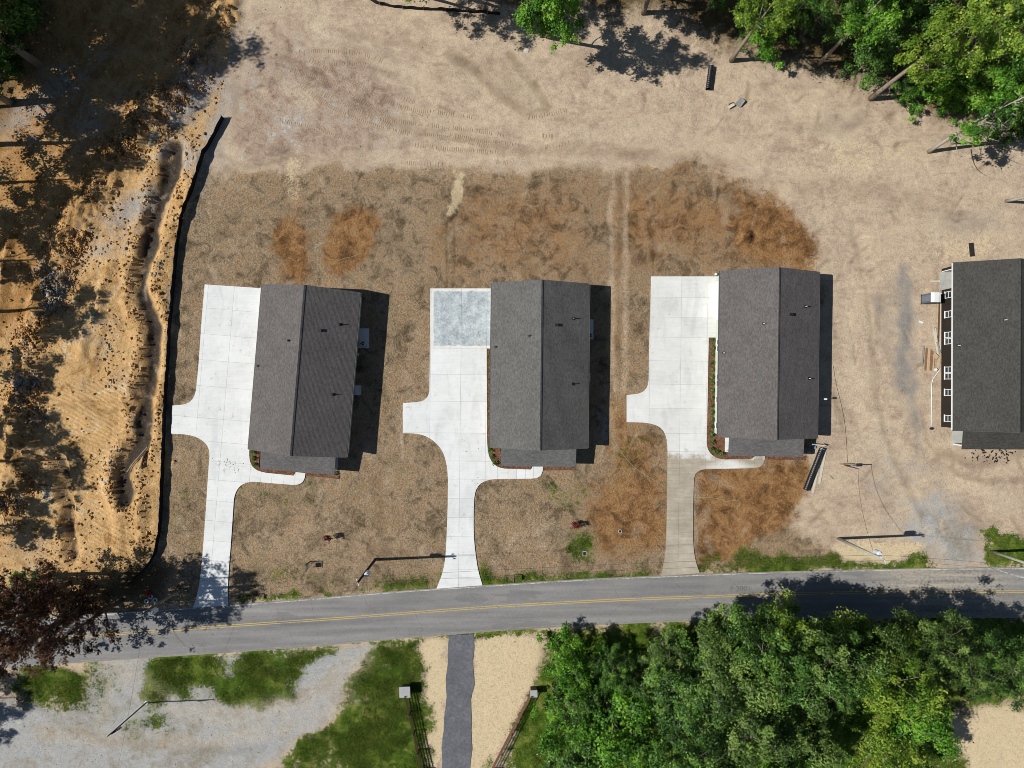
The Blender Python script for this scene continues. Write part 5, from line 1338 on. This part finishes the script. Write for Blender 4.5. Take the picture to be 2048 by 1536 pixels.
def blades(name, n, A, box, h, w, lay, palette, label, seed):
    r = np.random.default_rng(seed)
    P = by_weight(A, box)(n, r); n = len(P)
    a = r.random(n) * 6.28; hh = h * r.uniform(.5, 1.4, n)
    dx, dy = np.cos(a), np.sin(a)
    b = r.random(n) * 6.28; ln = lay * hh
    V = np.zeros((n, 3, 3)); ww = w * r.uniform(.6, 1.4, n)
    V[:, 0] = P + np.stack([-dy * ww, dx * ww, np.zeros(n) - .01], -1)
    V[:, 1] = P + np.stack([dy * ww, -dx * ww, np.zeros(n) - .01], -1)
    V[:, 2] = P + np.stack([np.cos(b) * ln, np.sin(b) * ln, hh], -1)
    pal = np.array([c[:3] for c in palette]); k = r.integers(0, len(pal), n)
    cc = pal[k] * r.uniform(.75, 1.25, (n, 1))
    tint = np.repeat(np.concatenate([cc, np.ones((n, 1))], -1)[:, None], 3, 1).reshape(-1, 4)
    return link(name, np_mesh(name, V.reshape(-1, 3), np.arange(3 * n).reshape(-1, 3), blade_m, False, {'tint': tint}), label=label, kind='stuff')
lw = lawn * excl * np.clip(.5 + 1.2 * fbm(X, Y, 2.5, 71, 3), .1, 1) * (1 - .6 * straw)
blades('straw_grass', 130000, lw * (1 - np.clip(orange * 1.3 - .3, 0, 1)), (-45, 43, -30, 29), .07, .018, 1.8, [C(196, 172, 138), C(168, 140, 108), C(146, 122, 92), C(120, 96, 66), C(128, 116, 78)], 'thin dry straw grass covering the new lawns', 11)
blades('rusty_grass', 30000, orange * lawn * excl, (-45, 43, -30, 29), .08, .02, 1.8, [C(176, 122, 70), C(150, 98, 52), C(120, 74, 36), C(190, 142, 90), C(112, 100, 52)], 'rust brown dead grass in patches of the lawn', 12)
gw = np.clip(green * 1.5 - .45, 0, 1) * excl * (1 - np.clip(litter * 1.2, 0, 1)) * np.clip(.55 + 1.3 * fbm(X, Y, 1.8, 73, 3), .05, 1)
blades('green_grass', 110000, gw, (-66, 66, -50, -18), .13, .026, .9, [C(70, 100, 26), C(96, 124, 40), C(54, 82, 18), C(124, 138, 60), C(150, 150, 80)], 'green grass on the road verges and around the gravel lot', 13)

# ------------------------------------------------------------------ trees
def tri_leaves(centres, radii, n_leaf, leaf, palette, seed, flat_=.6, up=.7, hue=.25, elong=1.0):
    """leaf quads in a cloud of clumps; each clump has its own tone"""
    r = np.random.default_rng(seed)
    C_ = np.asarray(centres, float); R_ = np.asarray(radii, float)
    w = R_ ** 2; k = r.choice(len(C_), n_leaf, p=w / w.sum())
    d = r.normal(size=(n_leaf, 3)); d /= np.linalg.norm(d, axis=1, keepdims=True)
    d[:, 2] = np.where(d[:, 2] < -.25, -d[:, 2] * .6, d[:, 2])
    st = r.uniform(.55, 1.35, (len(C_), 3)) * np.array([1, 1, flat_])
    g = r.normal(0, .5, (n_leaf, 3)) * st[k]
    P = C_[k] + g * R_[k][:, None]
    d = g / (np.linalg.norm(g, axis=1, keepdims=True) + 1e-6); d[:, 2] = np.abs(d[:, 2])
    nrm = d * .6 + np.array([-.25, 0, up]) + r.normal(0, .45, (n_leaf, 3)); nrm /= np.linalg.norm(nrm, axis=1, keepdims=True)
    a = r.normal(size=(n_leaf, 3)); u = np.cross(nrm, a); u /= np.linalg.norm(u, axis=1, keepdims=True); v = np.cross(nrm, u)
    s = leaf * r.uniform(.6, 1.35, n_leaf)[:, None]
    V = np.stack([P - u * s * elong, P - v * s * .55 + nrm * s * .12, P + u * s * elong, P + v * s * .55 + nrm * s * .12], 1)
    pal = np.array([c[:3] for c in palette])
    tone = r.random(len(C_)) * (len(pal) - 1)
    t_ = np.clip(tone[k] + r.normal(0, hue * 2, n_leaf), 0, len(pal) - 1.001)
    i = t_.astype(int); f = (t_ - i)[:, None]
    cc = (pal[i] * (1 - f) + pal[i + 1] * f) * r.uniform(.8, 1.2, (n_leaf, 1))
    tint = np.repeat(np.concatenate([cc, np.ones((n_leaf, 1))], -1)[:, None], 4, 1).reshape(-1, 4)
    return V.reshape(-1, 3), np.arange(4 * n_leaf).reshape(-1, 4), tint
bark_m = simple('grey_brown_bark', C(150, 138, 122), .95, .1, .3, 3, bump=.5)
def limb(mb, a, b, r0, r1, rnd, bend=.15, n=5, seg=6):
    a, b = Vector(a), Vector(b); L = (b - a).length
    off_ = Vector((rnd.uniform(-1, 1), rnd.uniform(-1, 1), rnd.uniform(-.3, .6))) * L * bend
    pts = []
    for k in range(seg + 1):
        f = k / seg; p = a.lerp(b, f) + off_ * math.sin(math.pi * f); pts.append(p)
    mb.tube(pts, [r0 + (r1 - r0) * k / seg for k in range(seg + 1)], n)
    return pts
def tree_variant(seed, H_=15.0, clear=.4, R=3.9, nc=125, nl=15000, leaf=.135, palette=None, cr=(.4, .95), trunk=.26, kind='broad', bark_=None):
    rnd = random.Random(seed)
    tb = MB()
    lean = Vector((rnd.uniform(-.6, .6), rnd.uniform(-.6, .6), 0))
    spine = [Vector((0, 0, -.3)), Vector((0, 0, H_ * .15)), lean * .3 + Vector((0, 0, H_ * .4)), lean * .7 + Vector((0, 0, H_ * .65)), lean + Vector((0, 0, H_ * .93))]
    tb.tube(spine, [trunk * 1.35, trunk, trunk * .8, trunk * .5, trunk * .12], 9)
    def sp(z):
        for a, b in zip(spine[:-1], spine[1:]):
            if a.z <= z <= b.z: return a.lerp(b, (z - a.z) / (b.z - a.z))
        return spine[-1]
    cs, rs = [], []
    nlobe = max(8, nc // 7)
    def shell(f):
        return R * math.sqrt(max(.04, 1 - ((f - .34) / .70) ** 2)) if kind == 'broad' else R * (1.05 - f) + .2
    for k in range(nlobe):
        f = (k + rnd.random()) / nlobe
        z = H_ * (clear + (1.0 - clear) * f)
        rr = shell(f)
        a = k * 2.4 + rnd.uniform(-.6, .6); q = rr * (.3 + .65 * rnd.random() ** .6)
        c_ = sp(min(z, H_ * .92)) + Vector((q * math.cos(a), q * math.sin(a), 0)); c_.z = z - .25 * q * (1 if kind != 'broad' else .3)
        s0 = sp(max(H_ * clear * .8, z - q * .8 - .5))
        limb(tb, s0, c_, max(.035, trunk * .34 * (1.1 - f)), .02, rnd, n=5, seg=5)
        lr = rnd.uniform(.75, 1.5) * R / 4.0 * (1.1 if kind == 'broad' else .9); ex, ey = rnd.uniform(.7, 1.4), rnd.uniform(.7, 1.4)
        for j in range(7):
            d = Vector((rnd.gauss(0, 1) * ex, rnd.gauss(0, 1) * ey, rnd.gauss(.1, .6))) * lr * .62
            p = c_ + d
            cs.append(tuple(p)); rs.append(rnd.uniform(*cr) * (.8 if rnd.random() < .7 else 1.25))
            if j % 2 == 0: limb(tb, c_, p, .022, .01, rnd, n=4, seg=3)
    for k in range(nc // 8):
        f = rnd.random() ** .8; z = H_ * (clear * .9 + (1.02 - clear) * f); a = rnd.random() * 6.283; q = shell(f) * rnd.random() ** .4 * 1.12
        p = sp(min(z, H_ * .92)) + Vector((q * math.cos(a), q * math.sin(a), 0)); p.z = z - .2 * q
        cs.append(tuple(p)); rs.append(rnd.uniform(.25, cr[1] * .8))
    pal = palette
    V, F_, T = tri_leaves(cs, rs, nl, leaf, pal, seed + 100, flat_=.62 if kind == 'broad' else .4)
    cm = np_mesh('crown', V, F_, leaf_m, False, {'tint': T})
    return tb.mesh('trunk', bark_ or bark_m, True), cm
PAL_MID = [C(40, 72, 22), C(70, 110, 38), C(102, 144, 58), C(134, 172, 76)]
PAL_OLV = [C(56, 82, 30), C(90, 120, 50), C(120, 150, 68), C(150, 176, 86)]
PAL_YEL = [C(72, 104, 22), C(110, 146, 40), C(142, 172, 56), C(172, 192, 74)]
PAL_BRT = [C(46, 92, 18), C(80, 134, 30), C(114, 168, 48), C(148, 194, 68)]
PAL_RED = [C(50, 32, 24), C(86, 52, 36), C(118, 74, 48), C(92, 82, 48)]
PAL_CRM = [C(70, 14, 22), C(110, 22, 32), C(140, 36, 44), C(90, 20, 30)]
brn = simple('brown_bark', C(98, 84, 72), .95, .1, .3, 3)
VAR = {
    'mid': [tree_variant(1, palette=PAL_MID), tree_variant(2, R=3.4, palette=PAL_MID, nc=100, nl=13000), tree_variant(3, R=4.3, palette=PAL_MID, nc=140, nl=17000)],
    'olive': [tree_variant(4, R=3.8, palette=PAL_OLV), tree_variant(5, R=3.4, palette=PAL_OLV, nc=90, cr=(.5, 1.05))],
    'yellow': [tree_variant(6, R=3.6, palette=PAL_YEL, nc=105), tree_variant(7, R=4.2, palette=PAL_YEL, nc=130)],
    'bright': [tree_variant(8, R=3.3, palette=PAL_BRT, nc=100), tree_variant(9, R=4.0, palette=PAL_BRT, nc=120)],
    'bush': [tree_variant(10, H_=6, clear=.08, R=2.8, nc=80, nl=9000, leaf=.12, palette=PAL_BRT, cr=(.35, .75), trunk=.1), tree_variant(11, H_=7, clear=.1, R=2.6, nc=80, nl=9000, leaf=.12, palette=PAL_MID, cr=(.35, .75), trunk=.1)],
    'sparse': [tree_variant(12, H_=17, clear=.66, R=3.2, nc=60, nl=6500, palette=PAL_BRT, cr=(.35, .8), trunk=.24), tree_variant(13, H_=17, clear=.7, R=3.8, nc=75, nl=8500, palette=PAL_YEL, cr=(.4, .85), trunk=.28)],
    'red': [tree_variant(14, H_=18, clear=.2, R=4.4, nc=110, nl=6000, leaf=.13, palette=PAL_RED, cr=(.35, .7), trunk=.28, kind='cone', bark_=brn), tree_variant(15, H_=18, clear=.3, R=4.0, nc=90, nl=5000, leaf=.13, palette=PAL_RED, cr=(.35, .7), trunk=.26, kind='cone', bark_=brn)],
}
HGT = {'bush': (6, 7), 'sparse': (17, 17), 'red': (18, 18)}
_cnt = {}
def tree(px, py, h, kind, label, group=None, tilt=(0, 0), name='tree', cat='tree', v=None, wide=1.0):
    vs = VAR[kind]; i = (_cnt.get(kind, 0) if v is None else v) % len(vs); _cnt[kind] = _cnt.get(kind, 0) + 1
    tm, cm = vs[i]
    H0 = HGT[kind][i] if kind in HGT else 15.0
    x, y, _ = G(px, py)
    r = empty(name, (x, y, gz(x, y) - .1), random.random() * 6.283, label, cat, group)
    s = h / H0; r.scale = (s * wide, s * wide, s)
    r.rotation_mode = 'XYZ'
    if tilt != (0, 0):
        q = Matrix.Rotation(math.radians(tilt[1]), 4, 'Y') @ Matrix.Rotation(math.radians(tilt[0]), 4, 'X') @ Matrix.Rotation(random.random() * 6.283, 4, 'Z')
        r.rotation_euler = q.to_euler()
    for nm, me in (('trunk', tm), ('crown', cm)):
        o = bpy.data.objects.new(nm, me); col.objects.link(o); o.parent = r
    return r
def at(P, zc):           # crown seen at photo pixel P, its middle zc metres up -> foot of the tree in ground pixels
    k = 1 - zc / CAMZ
    return 1024 + (P[0] - 1024) * k, 768 + (P[1] - 768) * k

# the wood below the road
WOODG = 'trees of the wood below the road'
S_ = 'crowded broadleaf tree '
wood = [((1150, 1335), 7, 'bush', 1, 'bright green bush at the corner of the wood nearest the capped pillar'), ((1160, 1400), 8, 'bush', 1, 'leafy bush beside the reddish rail fence and its pillar'), ((1130, 1470), 7, 'bush', 1, 'low bright bush by the reddish rail fence'), ((1160, 1530), 8, 'bush', 1.1, 'lowest bright bush by the reddish rail fence'),
        ((1222, 1335), 8, 'mid', 1.1, 'dark small tree at the upper corner of the wood by the verge'), ((1225, 1440), 9, 'bush', 1.1, 'leafy bush behind those along the reddish fence'), ((1290, 1390), 9, 'mid', 1.1, 'small mid green tree between the fence side bushes and the olive crowns'), ((1270, 1510), 11, 'bright', 1.1, 'bright green tree at the bottom of the view nearest the fence'),
        ((1375, 1375), 14, 'mid', 1.15, 'broad mid green crown in the near half of the wood'), ((1345, 1300), 10, 'olive', 1.0, 'small olive tree at the road side of the near half'), ((1370, 1490), 14, 'mid', 1.2, 'broad mid green crown at the bottom of the near half'),
        ((1465, 1310), 15, 'olive', 1.15, 'olive crown at the road side in the middle of the wood'), ((1475, 1430), 15, 'olive', 1.2, 'broad olive crown in the middle of the wood'), ((1575, 1345), 16, 'mid', 1.2, 'large green crown beneath the yellowish tree that overhangs the road'), ((1590, 1470), 13, 'olive', 1.1, 'olive crown below the large green one'),
        ((1560, 1550), 14, 'bright', 1.1, 'bright green crown at the bottom middle of the wood'), ((1680, 1390), 8, 'mid', 1.0, 'low dark tree in the deep gap of the wood'), ((1650, 1500), 8, 'mid', 1.0, 'low dark tree at the bottom of the deep gap'), ((1780, 1330), 16, 'yellow', 1.15, 'tall yellow green tree with pointed outline opposite the gravel entrance'),
        ((1810, 1430), 14, 'bright', 1.15, 'bright crown between the pointed tree and the pale clearing'), ((1790, 1530), 13, 'yellow', 1.2, 'yellow green tree at the rim of the pale clearing'), ((1900, 1310), 12, 'olive', 1.1, 'thin olive tree with bare twigs near the road end of the clearing'), ((1950, 1370), 8, 'mid', 1.0, 'low dark tree on the upper rim of the clearing'),
        ((2030, 1340), 11, 'mid', 1.1, 'dark green tree on the far side of the pale clearing'), ((1450, 1560), 12, 'mid', 1.0, 'mid green crown cut by the bottom of the view'), ((1700, 1300), 9, 'mid', 1.0, 'low dark tree behind the darkest road shade'), ((1990, 1290), 7, 'mid', 1.0, 'low dark tree at the road end of the wood')]
for (P, h, kd, wd, lb) in wood:
    x, y = at(P, h * .68)
    y = max(y, 1266 + 10 * random.random())
    tree(x, y, h, kd, lb, WOODG, wide=wd, name='bush' if kd == 'bush' else 'tree', cat='bush' if kd == 'bush' else 'tree')
tree(1512, 1262, 14.5, 'yellow', 'yellow green tree leaning out over the road', tilt=(-13, 0), v=0)
for k, (x, y, h, ti, lb) in enumerate(((1405, 1264, 13, -8, 'leafy roadside tree before the one leaning over the road'), (1450, 1266, 16, -11, 'tall roadside tree shading the lane beside the leaning yellow tree'), (1545, 1266, 16, -10, 'tall roadside tree just past the leaning yellow tree'),
        (1600, 1262, 15, -7, 'roadside tree over the darkest shade on the road'), (1660, 1266, 14, -9, 'roadside tree where the shade on the road thins'), (1715, 1264, 11, -4, 'roadside tree opposite the gravel entrance'), (1775, 1262, 13, -9, 'roadside tree just past the gravel entrance'), (1860, 1262, 11, -5, 'last roadside tree before the edge of the view'))):
    tree(x, y, h, 'mid' if k % 2 else 'olive', lb, WOODG + ' at its road side', tilt=(ti, 0))

# the wood above the sand
tree(1740, 198, 17, 'sparse', 'tree with a long pale slanting trunk and high yellow green crown', v=1)
tree(1635, 131, 16, 'sparse', 'tree with a brown slanting trunk at the bank edge', v=0)
tree(1286, 28, 18, 'sparse', 'tall tree with a pale trunk at the top of the bank')
tree(1462, 122, 15, 'sparse', 'thin dark trunked tree above the half buried pipe')
tree(1095, 73, 17.5, 'bright', 'bright green tree leaning over the sand above the plywood offcut', tilt=(16, 0), v=0, wide=.8)
TOPG = 'trees of the wood above the sand'
for (P, h, kd, lb) in (((1750, 110), 7, 'bush', 'bright bush between the brown and the pale slanting trunks'), ((1725, 35), 9, 'bright', 'bright leafy tree just behind the brown slanting trunk'), ((1885, 165), 6, 'bush', 'low green bush under the pale slanting trunk'), ((1830, 170), 4.5, 'bush', 'small green bush at the foot of the pale slanting trunk'), ((1590, 20), 9, 'mid', 'dark green tree left of the brown slanting trunk'),
                       ((1545, 60), 6, 'bush', 'low bush above the rubble blocks'), ((1985, 45), 15, 'yellow', 'large yellow green crown beyond the pale slanting trunk'), ((1815, 10), 12, 'mid', None), ((2030, 150), 13, 'bright', 'bright green tree above the leaning bare tree'), ((2040, 240), 6, 'bush', 'low bush behind the leaning bare tree'),
                       ((1660, 5), 11, 'mid', None), ((1760, -10), 12, 'mid', None), ((1520, -10), 9, 'mid', None), ((1440, -30), 9, 'mid', None), ((1980, 130), 10, 'mid', None), ((2080, 60), 14, 'mid', None), ((1850, -20), 13, 'mid', None), ((1950, -30), 13, 'mid', None), ((2090, 190), 11, 'mid', None), ((1940, 190), 5, 'bush', 'small bush beside the shadow of the pale slanting trunk')):
    x, y = at(P, h * .68)
    tree(x, y, h, kd, lb or 'mid green tree crowded among others in the wood above the sand', None if lb else TOPG, name='bush' if kd == 'bush' else 'tree', cat='bush' if kd == 'bush' else 'tree')
for (x, y, h, ti) in ((790, -24, 15, 17), (862, -26, 16, 19), (930, -10, 15, 14), (1010, -22, 14, 15), (1180, -34, 16, 17), (1235, -30, 16, 20), (1330, -24, 16, 15), (1560, 40, 14, 0)):
    tree(x, y, h, 'sparse', 'tall tree rising beyond the top edge of the sandy ground', TOPG + ' whose crowns rise out of view', tilt=(ti, 0), v=1)
# bare trees
snag_m = simple('bleached_wood', C(178, 170, 156), .9, .1, .2, 3)
def snag(px, py, h, label, seed, r0=.24, leaves=0):
    rnd = random.Random(seed)
    s = empty('bare_tree', (*G(px, py)[:2], GG(px, py)[2] - .1), 0, label, 'bare tree')
    mb = MB(); top = Vector((rnd.uniform(-.5, .5), rnd.uniform(-.5, .5), h))
    sp = limb(mb, (0, 0, 0), top, r0, .04, rnd, .04, 9, 8)
    mb.build('trunk', snag_m, s, True)
    for k in range(13):
        f = .3 + .65 * rnd.random(); p = sp[0].lerp(sp[-1], f); a = rnd.random() * 6.28; L = h * .25 * (1.2 - f)
        e = p + Vector((math.cos(a) * L, math.sin(a) * L, L * .7)); bb = MB(); q = limb(bb, p, e, .06, .015, rnd, .15, 5, 5)
        for j in range(4):
            m_ = q[rnd.randint(1, 4)]; bb2 = m_ + Vector((rnd.uniform(-1, 1), rnd.uniform(-1, 1), rnd.uniform(0, 1))) * L * .4
            limb(bb, m_, bb2, .03, .01, rnd, .1, 4, 3)
        bb.build('branch', snag_m, s, True)
    if leaves:
        cs = [tuple(sp[0].lerp(sp[-1], .45 + .5 * rnd.random()) + Vector((rnd.uniform(-2, 2), rnd.uniform(-2, 2), 0))) for _ in range(16)]
        V, F_, T = tri_leaves(cs, [rnd.uniform(.4, .9) for _ in cs], leaves, .16, PAL_BRT, seed)
        link('crown', np_mesh('crown', V, F_, leaf_m, False, {'tint': T}), s)
snag(1857, 304, 16, 'nearly bare grey tree slanting over its long shadow on the sand', 5, .26, 1600)
snag(1905, 287, 10, 'thin bare tree just beyond the nearly bare grey tree', 6, .12)
snag(2012, 402, 13, 'bare grey trunk at the sand edge above the unfinished house', 7, .2)
snag(60, 1178, 7, 'small bleached bare tree among the rust brown trees', 8, .1)
# the trees that shade the clay and the road on the west side
WESTG = 'tall trees west of the clay cut'
for (x, y, h) in ((66, 50, 22), (80, 130, 23), (20, 205, 20), (-20, 110, 22), (-30, 290, 19), (-80, 40, 22), (-70, 370, 17), (60, -70, 22), (-110, 220, 19), (-130, 440, 16)):
    tree(x, y, h, random.choice(('mid', 'sparse', 'olive')), 'tall dark tree shading the upper end of the clay cut', WESTG)
for (x, y, h) in ((-150, 530, 17), (-105, 630, 18), (-165, 760, 17), (-120, 925, 17), (-90, 985, 15), (-200, 860, 18), (-150, 1060, 16), (-170, 1400, 14), (-190, 1460, 13)):
    tree(x, y, h, 'sparse', 'tree beyond the clay cut whose shadow falls on it', WESTG + ', lower row')
tree(163, 1222, 18, 'red', 'rust brown tree overhanging the shaded end of the road', v=0, wide=1.25)
tree(120, 1188, 17, 'red', 'second rust brown tree behind the one overhanging the road', wide=.9)
tree(40, 1205, 15, 'red', 'rust brown tree at the corner of the clay cut and the road')
tree(190, 1172, 20, 'red', 'tall thin rust brown tree throwing shade over the foot of the first driveway', v=1)
tree(70, 1168, 5, 'bush', 'small bright bush among the rust brown trees', name='bush', cat='bush')
tree(212, 1188, 18, 'red', 'rust brown tree beside the silt fence end, shading the leaning pole', v=0, wide=.9)

# red saplings in the front lawns
def sapling(px, py, label):
    p = GG(px, py)
    s = empty('sapling', p, 0, label, 'sapling', 'red leaved saplings')
    MB().tube([(0, 0, 0), (0, 0, 1.3)], [.03, .015], 6).build('trunk', rust, s)
    rnd = random.Random(int(px)); cs = [(rnd.uniform(-.3, .3), rnd.uniform(-.3, .3), rnd.uniform(.6, 1.6)) for _ in range(12)]
    V, F_, T = tri_leaves(cs, [rnd.uniform(.16, .3) for _ in cs], 420, .075, PAL_CRM, int(px))
    link('crown', np_mesh('crown', V, F_, leaf_m, False, {'tint': T}), s)
sapling(660, 1072, 'red leaved sapling in the lawn above the yard sign')
sapling(1150, 1047, 'red leaved sapling in the lawn below the middle house')

# shrubs in the mulch beds
rnd = random.Random(4)
shr = []
for sd in range(4):
    cs = [(rnd.uniform(-.16, .16), rnd.uniform(-.16, .16), rnd.uniform(.08, .34)) for _ in range(10)]
    V, F_, T = tri_leaves(cs, [rnd.uniform(.1, .17) for _ in cs], 260, .05, PAL_MID, 300 + sd)
    shr.append(np_mesh('shrub', V, F_, leaf_m, False, {'tint': T}))
ORD = ['first', 'second', 'third', 'fourth', 'fifth', 'sixth', 'seventh', 'eighth', 'ninth', 'tenth', 'eleventh', 'twelfth', 'thirteenth', 'fourteenth', 'fifteenth', 'sixteenth', 'seventeenth', 'eighteenth']
def shrub(px, py, label, group):
    o = link('shrub', shr[rnd.randrange(4)], label=label, cat='shrub', group=group)
    x, y, _ = G(px, py); o.location = (x, y, .07); o.rotation_euler = (0, 0, rnd.random() * 6); s = rnd.uniform(.9, 1.25); o.scale = (s, s, s)
for k in range(16):
    shrub(1424.5 - 1.2 * k / 15 + rnd.uniform(-.8, .8), 681 + (906 - 700 + 19) * k / 15.6, ORD[k] + ' small shrub from the top of the long shrub row', 'shrubs of the long row')
shrub(1431, 904, 'shrub at the rounded corner of the long shrub row', 'shrubs of the long row'); shrub(1443, 907, 'last shrub of the long row, nearest the porch', 'shrubs of the long row')
for k in range(15):
    shrub(981.5 + rnd.uniform(-.4, .4), 706 + 12.8 * k, ORD[k] + ' dark shrub from the top along the eave of the middle house', 'shrubs along the middle house')
for (px, py, lb) in ((981.5, 899, 'upper of three shrubs at the porch corner of the middle house'), (983, 912, 'middle one of three shrubs at the porch corner of the middle house'), (990, 924, 'lowest of three shrubs at the porch corner of the middle house')):
    shrub(px, py, lb, 'shrubs along the middle house')
for (px, py, lb) in ((509, 903, 'upper of three shrubs at the porch corner of the tilted house'), (507, 916, 'middle one of three shrubs at the porch corner of the tilted house'), (510.5, 929, 'lowest of three shrubs at the porch corner of the tilted house'), (671, 946, 'lone shrub at the far porch corner of the tilted house')):
    shrub(px, py, lb, 'shrubs by the tilted house')

# deep shade at both western corners
for (x, y, h, lb) in ((100, 1150, 17, 'brown tree deepest in the shade above the road end'), (140, 1166, 16, 'brown tree in the shade between the clay and the road'), (245, 1200, 15, 'slim brown tree nearest the white rings')):
    tree(x, y, h, 'red', lb, v=1)
for (x, y, h, lb) in ((40, 25, 8, 'dark bush in the topmost shaded corner'), (20, 95, 9, 'dark bush below the topmost shaded corner'), (75, 5, 7, 'dark bush beside the haul track in the shaded corner'), (5, 160, 8, 'lowest dark bush of the shaded corner')):
    tree(x, y, h, 'bush', lb, name='bush', cat='bush', v=1)
